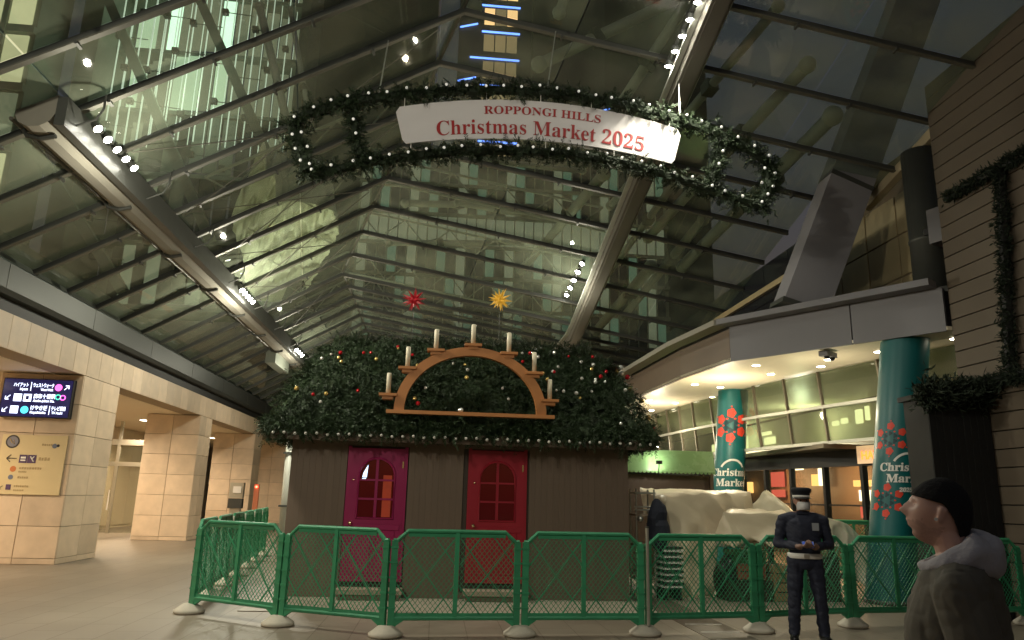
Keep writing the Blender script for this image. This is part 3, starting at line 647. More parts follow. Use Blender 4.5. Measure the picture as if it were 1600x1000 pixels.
# pale steel tubes of the truss over the glass
def truss(a, b, r, lab):
    t = thing("truss_tube", lab, "truss tube", a, group=None); d = Vector(b) - Vector(a)
    MB().tube([(0, 0, 0), d], r, 10).build("tube", M_tube, t, True)
    for p in (Vector((0, 0, 0)), d): MB().sphere(p, r * 1.35, 10, 6).build("node", M_tube, t, True)
    n = d.length; u = d.normalized(); MB().bar(u * n * .3, u * n * .34, r * 2.6, r * 2.6).build("clamp", M_steel, t)
TR = [((.3, 12.4, 10.7), (-.6, 13.6, 13.5), .12, "short leaning truss tube just left of the dark tower"), ((1.9, 12.2, 10.6), (2.9, 13.0, 14.0), .1, "steep thin truss tube right of the dark tower"),
      ((1.7, 13.5, 10.3), (5.6, 14.5, 13.3), .13, "long diagonal truss tube above the banner's right half"), ((3.4, 14, 9.6), (5.2, 12.6, 12.5), .11, "diagonal truss tube beside the right beam lamps"),
      ((-3.4, 14.5, 8.9), (-4.6, 15.5, 12.5), .09, "thin pair strut in front of the lit atrium"), ((-3.0, 14.7, 9.1), (-3.9, 15.5, 12.5), .06, "thinner strut close by the lit atrium strut"),
      ((3.5, 15.5, 8.9), (2.7, 25.5, 9.6), .13, "long truss tube following the right beam above the glass"), ((-1.2, 19, 9.3), (3.3, 24, 11.5), .1, "far diagonal truss tube over the ridge"),
      ((-1.8, 21.5, 9.0), (2.8, 27, 11.2), .1, "farther diagonal truss tube over the ridge"), ((0.2, 18.5, 9.2), (3.6, 22.0, 10.2), .08, "slim diagonal truss tube over the middle panes"),
      ((-.2, 16.4, 9.5), (3.7, 19.0, 10.6), .08, "slim diagonal truss tube under the banner's lower garland")]
for a, b, r, lab in TR: truss(a, b, r, lab)
for i, (xa, ya) in enumerate(((5.4, 10.5), (6.4, 11.5), (7.4, 12.5), (5.2, 15.0), (6.2, 16.5), (5.6, 19))):
    truss((xa, ya, zr(xa, ya) + .35), (xa - 1.4 + .25 * i, ya + 6.5, zr(xa - 1.4, min(ya + 6.5, 22.3)) + .5), .09 + .03 * (i % 3), ["first", "second", "third", "fourth", "fifth", "sixth"][i] + " pale tube from the near end over the glass right of the box beam")
# light lattice trusses standing across the roof just above the glass
def lattice_truss(Y, lab):
    t = thing("lattice_truss", lab, "truss", (0, Y, 0)); n = 14
    xs = np.linspace(-5.2, 4.0, n + 1); lo = [(x, 0, (zl(x) if x < ridge(Y)[0] else zr(x, Y)) + .18) for x in xs]; hi = [(x, .25, p[2] + .75) for x, p in zip(xs, lo)]
    MB().tube(lo, .035, 6).build("lower_chord", M_tube, t); MB().tube(hi, .035, 6).build("upper_chord", M_tube, t)
    for i in range(n): MB().tube([lo[i], hi[i + 1]] if i % 2 else [hi[i], lo[i + 1]], .022, 5).build("web", M_tube, t)
for i, Y in enumerate((14.9, 17.6, 20.2, 22.9, 25.6, 28.3, 31)): lattice_truss(Y, ORD[i] + " pale lattice truss above the roof glass, counted from the banner")
for i, k in enumerate((4, 6, 8, 10, 12)):
    Y0, Y1 = YS[k], YS[k + 2]; x0, x1 = ridge(Y0)[0] - .4, ridge(Y1)[0] - .4
    t = thing("tie_rod_cross", ORD[i] + " crossed pair of thin tie rods under the left roof slope, nearest first", "tie rod", (0, 0, 0))
    for (pa, pb_) in (((-5.2, Y0, zl(-5.2) - .2), (x1, Y1, zl(x1) - .2)), ((-5.2, Y1, zl(-5.2) - .24), (x0, Y0, zl(x0) - .24))): MB().tube([pa, pb_], .011, 5).build("rod", M_purlin, t)
# reflection of crumpled sheeting in the left panes, built as a sheet above
def reflected_sheet():
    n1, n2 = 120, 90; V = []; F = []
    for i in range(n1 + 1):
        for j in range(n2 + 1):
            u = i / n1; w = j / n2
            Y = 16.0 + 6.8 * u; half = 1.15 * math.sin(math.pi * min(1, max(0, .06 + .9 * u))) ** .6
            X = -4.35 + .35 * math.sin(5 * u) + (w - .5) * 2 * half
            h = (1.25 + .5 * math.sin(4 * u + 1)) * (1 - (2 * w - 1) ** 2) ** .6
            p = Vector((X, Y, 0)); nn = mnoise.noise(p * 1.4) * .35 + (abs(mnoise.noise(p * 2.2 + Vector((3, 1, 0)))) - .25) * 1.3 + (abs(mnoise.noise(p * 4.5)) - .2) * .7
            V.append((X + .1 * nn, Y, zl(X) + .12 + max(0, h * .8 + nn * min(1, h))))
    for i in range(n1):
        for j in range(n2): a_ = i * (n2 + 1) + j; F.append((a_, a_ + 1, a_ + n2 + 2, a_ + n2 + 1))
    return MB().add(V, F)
M_sheet = mat("pale reflected sheeting", (0.9, 0.9, 0.78), 0.45, var=0.06, bump=.6, bscale=3.5)
cs = reflected_sheet().build("reflected_sheet", M_sheet, None, True); tag(cs, "crumpled pale sheet added over the left roof glass as a reflection in it", "sheet")
# ------------------------------------------------------------------ hanging garland arch with banner
M_fir = mat("fir green", (0.02, 0.038, 0.014), 0.6, var=0.8, scale=6.5, spec=0.3); M_firdark = mat("deep fir", (0.010, 0.020, 0.008), 0.8)
E_bulb = mat("frosted white bulb", (0.85, 0.85, 0.8), 0.3, emit=(1, .98, .9), estr=0.14)
AY = 11.6
def smooth_path(p, n):
    p = np.array(p, float); d = np.r_[0, np.cumsum(np.linalg.norm(np.diff(p, axis=0), axis=1))]; t = np.linspace(0, d[-1], n)
    q = np.stack([np.interp(t, d, p[:, k]) for k in range(p.shape[1])], 1)
    for _ in range(3): q[1:-1] = (q[:-2] + 2 * q[1:-1] + q[2:]) / 4
    return q
arch = thing("garland_arch", "fir garland arch with white bulbs framing the hanging market banner", "garland")
A_top = [(-2.7, 7.5), (-2.51, 7.72), (-2.0, 7.97), (-1.2, 8.17), (-.34, 8.33), (.54, 8.45), (1.5, 8.49), (2.36, 8.44), (3.1, 8.35), (3.97, 8.16), (4.72, 7.93), (5.36, 7.62), (5.66, 7.36)]
A_bot = [(-2.36, 6.76), (-1.96, 6.87), (-1.45, 7.05), (-.71, 7.22), (.14, 7.38), (1.02, 7.46), (1.91, 7.47), (2.81, 7.4), (3.6, 7.24), (4.28, 7.05), (4.97, 6.83), (5.5, 6.72)]
segs = [(A_top, 100, .145), (A_bot, 95, .135), ([(-2.68, 7.55), (-2.34, 6.78)], 12, .17), ([(-1.69, 7.98), (-1.66, 7.6), (-1.52, 7.06)], 12, .12), ([(4.74, 7.9), (4.68, 7.5), (4.5, 7.02)], 12, .12), ([(5.62, 7.4), (5.6, 7.1), (5.46, 6.75)], 10, .17)]
PP = []; NN = []
for path, n, rad in segs:
    q = smooth_path(path, n); q[:, 1] += .05 if path is A_top else (-.075 if path is A_bot else 0)
    MB().tube([(x, AY, z) for x, z in q], rad * .55, 6).build("garland_core", M_firdark, arch)
    g_ = np.random.default_rng(int(n * 10 * rad) + 3)
    for (x, z) in np.repeat(q, 14, 0):
        an = g_.uniform(0, 2 * math.pi); s_ = g_.uniform(.3, 1) * rad; nx, ny = math.cos(an), math.sin(an)
        PP.append((x + nx * s_ + g_.normal(0, .02), AY + ny * s_ * .9, z + g_.normal(0, .02) + .6 * nx * s_ * 0 + g_.normal(0, rad * .45))); NN.append((nx * .7, ny, g_.normal(0, .6)))
link("foliage", sprays(PP, NN, .16, 16, .07, .0075, .12, 3), M_fir, arch)
arch.children[-1]["kind"] = "stuff"
bm_ = MB().sphere((0, 0, 0), .025, 10, 6).mesh("bulb", True); bm_.materials.append(E_bulb)
def bulbs_on(path, n, dy, t0=0, t1=1, jit=.03):
    q = smooth_path(path, 200); q[:, 1] += .05 if path is A_top else -.075
    for k in range(n):
        x, z = q[int((t0 + (t1 - t0) * (k + .5) / n) * 199)]; link("bulb", bm_, None, arch, (x + random.uniform(-jit, jit), AY + dy, z + random.uniform(-jit, jit)))
bulbs_on(A_top, 27, -.19); bulbs_on(A_bot, 26, -.18)
for (x, z) in ((-2.62, 7.3), (-2.48, 7.35), (-2.55, 7.05), (-2.36, 7.1), (-2.45, 6.85), (-2.3, 6.8), (-1.66, 7.65), (-1.6, 7.4), (4.68, 7.55), (4.6, 7.3), (5.6, 7.2), (5.42, 7.28), (5.55, 6.95), (5.35, 7.0), (5.45, 6.8)): link("bulb", bm_, None, arch, (x, AY - .21, z))
M_wire = mat("galvanised wire", (0.5, 0.5, 0.46), 0.35, 0.8)
for (x, z, x2) in ((1.6, 8.5, 1.75), (-1.3, 8.2, -1.2), (4.0, 8.2, 4.0)):
    zt = min(zl(x2), zr(x2, AY)) - .1
    MB().tube([(x, AY, z), (x2, AY, zt)], .012, 5).build("hanging_wire", M_wire, arch)
bn = thing("market_banner", "curved white Christmas market banner with red serif lettering under the glass roof", "banner")
B_top = [(-.98, 8.03), (-.11, 8.22), (.66, 8.31), (1.56, 8.34), (2.7, 8.27), (4.0, 8.0)]; B_bot = [(-.83, 7.36), (.14, 7.53), (1.01, 7.59), (2.13, 7.58), (3.04, 7.49), (3.86, 7.33)]
ft = np.poly1d(np.polyfit(*np.array(B_top).T, 3)); fb = np.poly1d(np.polyfit(*np.array(B_bot).T, 3))
n = 40; poly = []
xt = np.linspace(-.93, 3.94, n); xb = np.linspace(-.78, 3.82, n)
top = [(x, ft(x)) for x in xt]; bot = [(x, fb(x)) for x in xb]
lft = [(-.965, ft(-.95) - .03), (-.98, ft(-.95) - .08), (-.845, fb(-.8) + .07), (-.82, fb(-.8) + .02)]; rgt = [(3.99, ft(3.97) - .03), (4.0, ft(3.97) - .09), (3.875, fb(3.85) + .06), (3.86, fb(3.85) + .02)]
# strip faces between matching top and bottom points keep the board gently curved
mb = MB(); cols2 = [((-.985, ft(-.95) - .1), (-.85, fb(-.82) + .08))] + list(zip(top, bot)) + [((4.0, ft(3.97) - .12), (3.88, fb(3.85) + .08))]
for yy in (AY - .012, AY + .012):
    for a_, b_ in cols2: mb.v += [(a_[0], yy, a_[1]), (b_[0], yy, b_[1])]
K = len(cols2)
for k in range(K - 1):
    a0 = 2 * k; mb.f += [(a0, a0 + 1, a0 + 3, a0 + 2), (2 * K + a0, 2 * K + a0 + 2, 2 * K + a0 + 3, 2 * K + a0 + 1), (a0, a0 + 2, 2 * K + a0 + 2, 2 * K + a0), (a0 + 1, 2 * K + a0 + 1, 2 * K + a0 + 3, a0 + 3)]
mb.f += [(0, 2 * K, 2 * K + 1, 1), (2 * K - 2, 2 * K - 1, 4 * K - 1, 4 * K - 2)]; mb.mi = [0] * len(mb.f)
mb.build("panel", mat("banner white", (0.68, 0.65, 0.66), 0.55, var=0.03, scale=0.6), bn)
M_redtxt = mat("red lettering", (0.36, 0.01, 0.012), 0.5); M_rim = mat("banner rim", (0.6, 0.58, 0.55), .5)
def banner_text(body, x0, x1, v0, size, bold):
    """letters follow the banner's curve: v0 is the baseline's share of the way from bottom to top edge"""
    me, v = flat_text(body, size, .004, bold); xs = v[:, 0]; X = x0 + (xs - xs.min()) / (xs.max() - xs.min()) * (x1 - x0)
    base = fb(X) + v0 * (ft(X) - fb(X)); setco(me, np.stack([X - v[:, 1] * (np.polyder(fb)(X)) * .6, AY - .02 - v[:, 2], base + v[:, 1]], 1)); link("lettering", me, M_redtxt, bn)
banner_text(serif("ROPPONGI") + " " + serif("HILLS"), .52, 2.56, .63, .215, -.001)
banner_text(serif("Christmas") + " " + serif("Market") + " " + serif("2025"), -.27, 3.32, .12, .39, -.002)
for x in (-.85, .55, 1.5, 2.4, 3.8): MB().bar((x, AY, ft(x) - .01), (x, AY, ft(x) + .17), .03, .01).build("tie", M_white, bn)
for x in (-.7, .4, 1.6, 2.8): MB().bar((x, AY, fb(x) - .14), (x, AY, fb(x) + .01), .03, .01).build("tie", M_white, bn)

# ------------------------------------------------------------------ hut
hut = thing("market_hut", "brown wooden market hut with two red doors and fir covered roof", "hut")
HX0, HX1, HY0, HY1 = -2.36, 3.22, 12.5, 15.7
M_hut = mat("dark brown board", (0.15, 0.106, 0.076), 0.62, var=0.07, scale=2.0, bump=.2, bscale=20, stretch=(6, 6, .5))
core = MB().box(HX0 + .03, HX1 - .03, HY0 + .03, HY1, .012, 2.6).build("wall", mat("board gap", (0.06, 0.045, 0.034), .8), hut)
D = [(-1.43, -.5), (.53, 1.49)]
x = HX0
while x < HX1 - .01:
    x1 = min(x + .1, HX1); over = [d for d in D if x1 > d[0] - .02 and x < d[1] + .02]
    piece("board", M_hut, core, x + .0007, x1 - .0007, HY0, HY0 + .03, 2.37 if over else .03, 2.6, .001); x = x1
y = HY0 + .03
while y < HY1 - .05:
    for s0, s1 in ((HX0, HX0 + .03), (HX1 - .03, HX1)): piece("board", M_hut, core, s0, s1, y + .0015, y + .0985, .03, 2.6, .002)
    y += .1
piece("floor_sill", M_hut, hut, HX0 - .02, HX1 + .02, HY0 - .015, HY0 + .02, .014, .1)
M_door1 = mat("red door with cool light tint", (0.32, 0.012, 0.095), 0.38, var=0.08); M_door2 = mat("crimson door paint", (0.33, 0.012, 0.028), 0.4, var=0.08)  # left door's magenta has bluish light put into its colour
M_dpane = mat("dark red lit door glass", (0.12, 0.006, 0.01), 0.15, spec=.5); M_brass = mat("brass", (0.75, 0.6, 0.35), .25, 1.0)
M_curt = mat("orange red curtain", (0.42, 0.05, 0.02), .7, var=.25, scale=8, emit=(.5, .06, .02), estr=.06)  # faint emission put in for light from inside
def door(x0, x1, z0, z1, m, lab):
    d = MB().box(x0, x1, HY0 - .012, HY0 + .03, z0, z1).build("door", m, hut); d["label"] = lab
    w = x1 - x0; cx = (x0 + x1) / 2
    # arched glazed light cut into relief: frame ring, panes, muntins
    wz0, wz1 = 1.22, 2.17; hw = w * .335; spring = wz1 - hw * 1.0
    out = [(cx - hw, wz0), (cx + hw, wz0)] + [(cx + hw * math.cos(t), spring + hw * math.sin(t)) for t in np.linspace(0, math.pi, 15)]
    MB().prism(out, 'y', HY0 - .014, HY0 - .004).build("pane", M_dpane, d)
    ring = MB(); P = [(px, HY0 - .02, pz) for px, pz in out]; ring.tube(P, .02, 6, closed=True); ring.build("window_frame", m, d)
    piece("muntin", m, d, cx - .022, cx + .022, HY0 - .028, HY0 - .015, wz0, wz1)
    for k in (1, 2): piece("muntin", m, d, cx - hw, cx + hw, HY0 - .026, HY0 - .016, wz0 + k * .3 - .015, wz0 + k * .3 + .015)
    for a_, b_ in ((x0 + .1, cx - .04), (cx + .04, x1 - .1)):
        piece("panel", m, d, a_, b_, HY0 - .024, HY0 - .012, z0 + .12, z0 + .78, .008)
    piece("rail", m, d, x0 + .03, x1 - .03, HY0 - .026, HY0 - .012, 1.04, 1.12, .004)
    MB().sphere((x0 + .06, HY0 - .07, 1.14), .032, 12, 8).build("knob", M_brass, d, True)
    MB().sphere((x0 + .06, HY0 - .03, 1.82), .018, 8, 6).build("lock", M_brass, d, True)
    piece("hinge", M_brass, d, x1 - .035, x1 - .01, HY0 - .02, HY0 - .012, 2.02, 2.13)
    for s_, t_ in ((x0 - .05, x0), (x1, x1 + .05)): piece("jamb", m, d, s_, t_, HY0 - .006, HY0 + .03, z0, z1 + .03)
    return d
d1 = door(-1.4, -.53, .25, 2.33, M_door1, "red door with arched window on the left")
piece("curtain", M_curt, d1, -.86, -.72, HY0 - .0165, HY0 - .0145, 1.24, 1.9)
MB().prism([(-1.2, 1.86), (-1.13, 1.86), (-1.115, 2.06), (-1.15, 2.0), (-1.185, 1.93)], 'y', HY0 - .0165, HY0 - .0145).build("pane_reflection", emat("cool painted reflection", (.55, .75, 1.0), 1.3), d1)  # reflection in the pane, built as a glowing shape
piece("pane_reflection", emat("cool painted reflection", (.55, .75, 1.0), 1.3), d1, -1.2, -1.14, HY0 - .0165, HY0 - .0145, 1.81, 1.845)
d2 = door(.57, 1.45, .25, 2.35, M_door2, "dull crimson door with arched window on the right")
M_step = mat("grey brown step board", (0.3, 0.24, 0.18), .6, var=.1)
for a_, b_ in ((-1.45, -.45), (.5, 1.52)):
    s_ = MB().box(a_, b_, 12.1, 12.48, .1, .17).build("door_step", M_step, hut); piece("step_side", M_hut, s_, a_ + .04, a_ + .08, 12.12, 12.47, .013, .1); piece("step_side", M_hut, s_, b_ - .08, b_ - .04, 12.12, 12.47, .013, .1)
    piece("step_front", M_hut, s_, a_ + .09, b_ - .09, 12.14, 12.16, .013, .1)
# eave board, roof body and fir
piece("eave_board", M_hut, hut, -2.7, 3.6, 12.18, 12.24, 2.42, 2.58)
EA = [(-2.62, 12.2), (3.48, 12.2), (3.48, 16.1), (-2.62, 16.1)]; RG = [(-1.95, 13.5, 4.17), (2.85, 13.5, 4.17), (2.85, 14.6, 4.17), (-1.95, 14.6, 4.17)]
rv = [(a_, b_, 2.56) for a_, b_ in EA] + RG
rf = MB().add(rv, [(0, 1, 5, 4), (1, 2, 6, 5), (2, 3, 7, 6), (3, 0, 4, 7), (4, 5, 6, 7), (3, 2, 1, 0)]).build("roof", M_firdark, hut)
def bulge(u, w): return .2 * math.sin(math.pi * min(1, max(0, w))) 
def samp(quad, n, seed, out=.1):
    g_ = np.random.default_rng(seed); P = []; Nn = []; q = [np.array(p, float) for p in quad]
    nrm = np.cross(q[1] - q[0], q[3] - q[0]); nrm /= np.linalg.norm(nrm)
    if nrm[2] < 0: nrm = -nrm
    for _ in range(n):
        u, w = g_.uniform(0, 1, 2); p = (1 - w) * ((1 - u) * q[0] + u * q[1]) + w * ((1 - u) * q[3] + u * q[2])
        lump = .12 * mnoise.noise(Vector(p * 1.7)) + .09 * mnoise.noise(Vector(p * 4.1))
        P.append(p + nrm * (bulge(u, w) + lump + g_.uniform(-.05, out))); Nn.append(nrm + np.array([0, 0, -.25]))
    return P, Nn
faces = [((0, 1, 5, 4), 5200), ((1, 2, 6, 5), 1900), ((3, 0, 4, 7), 1900), ((4, 5, 6, 7), 1500)]
P_ = []; N_ = []
for k, (q, n) in enumerate(faces):
    a_, b_ = samp([rv[i] for i in q], n, 20 + k); P_ += a_; N_ += b_
g_ = np.random.default_rng(77)
for a_, b_ in (((-2.68, 12.14), (3.55, 12.14)), ((-2.68, 12.1), (-2.68, 16.1)), ((3.55, 12.1), (3.55, 16.1))):
    for _ in range(900):
        t = g_.uniform(); P_.append((a_[0] + (b_[0] - a_[0]) * t + g_.normal(0, .05), a_[1] + (b_[1] - a_[1]) * t + g_.normal(0, .05), 2.66 + g_.normal(0, .07))); N_.append((g_.normal(0, .5), -.7, -.1))
fo = link("fir_cover", sprays(P_, N_, .2, 18, .07, .006, .35, 9), M_fir, rf); fo["kind"] = "stuff"
pick = np.random.default_rng(12).choice(len(P_), 420, replace=False); pick = [i for i in pick if P_[i][2] > 2.95]
fo = link("fir_branches", sprays([P_[i] for i in pick], [N_[i] for i in pick], .32, 28, .08, .006, .3, 15), mat("light fir green", (0.028, 0.048, 0.018), .6, var=.5, scale=4, spec=.3), rf); fo["kind"] = "stuff"
bulb2 = MB().sphere((0, 0, 0), .024, 10, 6).mesh("bulb", True); bulb2.materials.append(mat("dull white bulb", (0.5, 0.48, 0.42), 0.35, emit=(1, .95, .85), estr=0.01))
for k in range(37): link("bulb", bulb2, None, rf, (-2.58 + k * .168, 11.99, 2.5 + .01 * math.sin(k * 2.1)))
BC = [mat("red bauble", (0.5, 0.012, 0.02), .15, .2), mat("gold bauble", (0.8, 0.58, 0.2), .2, .6), mat("silver bauble", (0.85, 0.85, 0.8), .18, .5)]
BMs = []
for m in BC:
    q = MB().sphere((0, 0, 0), .05, 12, 8).mesh("bauble", True); q.materials.append(m); BMs.append(q)
g_ = np.random.default_rng(4)
def roof_pt(quad, u, w, out):
    q = [np.array(rv[i], float) for i in quad]; nrm = np.cross(q[1] - q[0], q[3] - q[0]); nrm /= np.linalg.norm(nrm); nrm *= 1 if nrm[2] > 0 else -1
    p = (1 - w) * ((1 - u) * q[0] + u * q[1]) + w * ((1 - u) * q[3] + u * q[2]); return p + nrm * (bulge(u, w) + out)
for k in range(66):
    u = g_.uniform(.02, .98); w = g_.uniform(.0, .9) ** 1.1; p = roof_pt((0, 1, 5, 4), u, w, .24 + .14 * (1 - w))
    o = link("bauble", BMs[int(g_.choice(3, p=[.3, .28, .42]))], None, rf, tuple(p)); s_ = g_.uniform(.45, .75); o.scale = (s_, s_, s_)
for k in range(12):
    p = roof_pt((1, 2, 6, 5), g_.uniform(.02, .4), g_.uniform(.05, .9), .28); link("bauble", BMs[k % 3], None, rf, tuple(p))
# candle arch
M_wood = mat("orange brown wood", (0.42, 0.17, 0.05), .5, var=.12, scale=3, bump=.1); M_candle = mat("cream candle", (0.72, 0.66, 0.5), .45)
ca = thing("candle_arch", "wooden arch with seven cream candles standing on the fir roof", "candle arch", (.5, 12.02, 2.9)); ca.scale = (.95, .95, .95)
AYc = 0.0; ro, ri, hgt = 1.3, 1.13, 1.0
n = 40; out = [(ro * math.cos(t), .02 + 1.13 * math.sin(t)) for t in np.linspace(0, math.pi, n)]; inn = [(ri * math.cos(t), .02 + .98 * math.sin(t)) for t in np.linspace(0, math.pi, n)]
mb = MB()
for yy in (-.06, .06):
    for a_, b_ in zip(out, inn): mb.v += [(a_[0], yy, a_[1]), (b_[0], yy, b_[1])]
for k in range(n - 1):
    a0 = 2 * k; o2 = 2 * n; mb.f += [(a0, a0 + 1, a0 + 3, a0 + 2), (o2 + a0, o2 + a0 + 2, o2 + a0 + 3, o2 + a0 + 1), (a0, a0 + 2, o2 + a0 + 2, o2 + a0), (a0 + 1, o2 + a0 + 1, o2 + a0 + 3, a0 + 3)]
mb.mi = [0] * len(mb.f); mb.build("arch", M_wood, ca)
MB().box(-1.42, 1.44, -.09, .09, -.04, .02).build("base_rail", M_wood, ca)
for (cx, cz) in ((-1.41, .3), (-1.11, .77), (-.64, 1.1), (0.0, 1.22), (.63, 1.1), (1.08, .77), (1.36, .3)):
    h_ = MB().box(cx - .15, cx + .15, -.1, .1, cz - .05, cz - .005).build("candle_shelf", M_wood, ca)
    piece("shelf_block", M_wood, h_, cx - .09, cx + .09, -.07, .07, cz - .11, cz - .05)
    MB().lathe([(.04, -.004), (.04, .34), (.034, .348), (.008, .35)], (cx, 0, cz), 12).build("candle", M_candle, ca, True)
# stars on poles
def star(label, loc, m, r, seed):
    t = thing("paper_star", label, "star", loc); g2 = random.Random(seed); mb = MB()
    mb.sphere((0, 0, 0), r * .36, 10, 6)
    for i in range(26):
        ph = math.acos(1 - 2 * (i + .5) / 26); th = math.pi * (1 + 5 ** .5) * i + seed; d = Vector((math.sin(ph) * math.cos(th), math.sin(ph) * math.sin(th), math.cos(ph)))
        a_ = d.orthogonal().normalized(); b_ = d.cross(a_); rr_ = r * g2.uniform(.85, 1.1)
        mb.add([d * r * .25 + (a_ * math.cos(q) + b_ * math.sin(q)) * r * .14 for q in (0, math.pi / 2, math.pi, 3 * math.pi / 2)] + [d * rr_], [(0, 1, 4), (1, 2, 4), (2, 3, 4), (3, 0, 4)])
    mb.build("spikes", m, t); MB().tube([(0, 0, 0), (0, 0, 4.35 - loc[2])], .007, 6).build("pole", M_steel, t); return t
star("red spiked paper star on a pole above the hut roof", (-.59, 14, 5.28), mat("red star paper", (0.35, 0.012, 0.02), .5, emit=(.5, .01, .02), estr=.06), .26, 1)
star("yellow spiked paper star on a pole above the hut roof", (1.08, 14, 5.37), mat("yellow star paper", (0.62, 0.36, 0.04), .5, emit=(.9, .5, .05), estr=.12), .25, 2)
# ------------------------------------------------------------------ green plastic barrier fence
M_fence = mat("green plastic", (0.035, 0.26, 0.125), 0.45, var=0.22, scale=7, coat=.15); M_base = mat("pale concrete base", (0.5, 0.46, 0.38), .75, var=.3, bump=.2)
FW = 1.56
def make_fence():
    t = thing("barrier_fence", "x", "fence")
    zt, zc, zb = 1.18, 1.07, .2; a_, b_ = .03, FW - .03
    def rail(pts, w, h):
        mb = MB()
        for p, q in zip(pts[:-1], pts[1:]): mb.bar(p, q, w, h, (0, 0, 1) if abs(q[2] - p[2]) < .5 else (0, 1, 0))
        return mb
    path = [(a_, 0, zc), (a_ + .05, 0, zc), (a_ + .17, 0, zt), (b_ - .17, 0, zt), (b_ - .05, 0, zc), (b_, 0, zc)]
    mb = MB(); mb.tube(path, .026, 8); mb.build("top_rail", M_fence, t)
    mb = MB().bar((a_ + .17, 0, zt - .045), (b_ - .17, 0, zt - .045), .02, .04); mb.build("under_rail", M_fence, t)
    MB().tube([(a_, 0, zb), (b_, 0, zb)], .026, 8).bar((a_, 0, zb + .04), (b_, 0, zb + .04), .02, .03).build("bottom_rail", M_fence, t)
    for x in (a_ + .02, b_ - .02):
        MB().bar((x, 0, .1), (x, 0, zc), .075, .05, (0, 1, 0)).build("post", M_fence, t)
        for z in np.arange(.3, 1.0, .17): piece("collar", M_fence, t, x - .045, x + .045, -.032, .032, z, z + .022)
    for s_, x in ((1, a_), (-1, b_)): MB().prism([(x, .1), (x + s_ * .05, .1), (x + s_ * .2, zb), (x, zb)], 'y', -.018, .018).build("gusset", M_fence, t)
    xm = FW / 2
    MB().bar((xm, 0, zb), (xm, 0, zt), .05, .04, (0, 1, 0)).build("middle_post", M_fence, t)
    # diagonal ribs: a coarse lattice
    def clip(p, d, x0, x1, z0, z1):
        lo, hi = -9, 9
        for c, dd, a2, b2 in ((p[0], d[0], x0, x1), (p[1], d[1], z0, z1)):
            t0, t1 = (a2 - c) / dd, (b2 - c) / dd
            if t0 > t1: t0, t1 = t1, t0
            lo, hi = max(lo, t0), min(hi, t1)
        return (lo, hi) if hi - lo > .03 else None
    def lattice(pitch, ang, w, th, x0, x1, z0, z1, mb, dy):
        for sgn in (1, -1):
            d = (math.cos(ang), sgn * math.sin(ang)); step = pitch / math.sin(ang)
            k = -40
            for k in range(-60, 60):
                p = (x0 + k * step, z0 if sgn > 0 else z1); c = clip(p, d, x0, x1, z0, z1)
                if c: mb.bar((p[0] + d[0] * c[0], dy * sgn, p[1] + d[1] * c[0]), (p[0] + d[0] * c[1], dy * sgn, p[1] + d[1] * c[1]), w, th, (0, 1, 0))
    for x0, x1 in ((a_ + .06, xm - .025), (xm + .025, b_ - .06)):
        mb = MB(); lattice(.33, R(52), .013, .012, x0, x1, zb + .04, zt - .06, mb, .004); mb.build("brace", M_fence, t)
    mb = MB(); lattice(.045, R(50), .0055, .005, a_ + .06, b_ - .06, zb + .04, zt - .05, mb, .001)
    o = mb.build("mesh_net", M_fence, t); o["kind"] = "stuff"
    return t
F0 = make_fence()
line = [(-3.18, 10.82), (-1.85, 9.92), (-.5, 9.25), (1.08, 9.38), (2.64, 9.5), (4.22, 9.8), (5.76, 10.27), (7.28, 10.5), (8.62, 10.6)]
wing = [(-3.18 - .115 * k * 1.55, 10.82 + k * 1.545) for k in range(0, 7)]
names = ["green barrier panel at the left corner, angled from the first pale base to the second", "green barrier panel in front of the hut's left door, second from the left corner", "green barrier panel before the gap between the two red doors", "green barrier panel before the hut's right end wall",
         "green barrier panel in front of the pale tarpaulin with see-through net", "dark green barrier panel behind the guard", "dark green barrier panel before the near teal column", "dark green barrier panel behind the passer-by at the right edge"]
wn_ = ["first", "second", "third", "fourth", "fifth", "sixth"]
pairs = list(zip(line[:-1], line[1:], names)) + [(a, b, wn_[i] + " green barrier panel of the wing running back beside the hut, from the corner") for i, (a, b) in enumerate(zip(wing[:-1], wing[1:]))]
for i, (a, b, lab) in enumerate(pairs):
    f = F0 if i == 0 else copy_tree(F0)
    f.location = (a[0], a[1], 0); f.rotation_euler = (0, 0, math.atan2(b[1] - a[1], b[0] - a[0])); L_ = math.dist(a, b) / FW; f.scale = (L_, 1, 1)
    tag(f, lab, "fence", "green barrier panels")
bprof = [(.185, 0), (.2, .015), (.2, .04), (.17, .06), (.09, .12), (.06, .125)]
base0 = MB().lathe(bprof, n=16).mesh("fence_base", True); base0.materials.append(M_base)
bl_ = ["pale base block under the left corner of the barrier", "pale base block between first and second front barrier panels", "pale base block before the hut's left door, at the frame bottom", "pale base block before the hut's right door",
       "pale base block before the hut's right corner", "base block left of the guard's feet", "base block right of the guard's feet", "dark base block near the teal column", "dark base block at the right edge behind the passer-by"]
for p, lab in zip(line, bl_): tag(link("fence_base", base0, None, None, (p[0], p[1], .001)), lab, "fence base", "fence bases")
for i, p in enumerate(wing[1:]): tag(link("fence_base", base0, None, None, (p[0], p[1], .001)), wn_[i] + " base block of the barrier wing beside the hut, from the corner", "fence base", "fence bases")
M_refl = mat("white reflector", (0.8, 0.78, 0.7), .3)
for i, p in enumerate(wing[1:6]):
    t = tag(MB().box(-.03, .03, -.02, .02, -.07, .04).build("reflector_clip", M_refl), wn_[i] + " white clip on the barrier wing's top joints, from the corner", "clip", "white clips on the barrier wing"); t.location = (p[0], p[1] , 1.12)
pl = thing("steel_post", "thin bare steel post tied to the barrier before the hut's right corner", "post", (2.66, 9.47, .12))
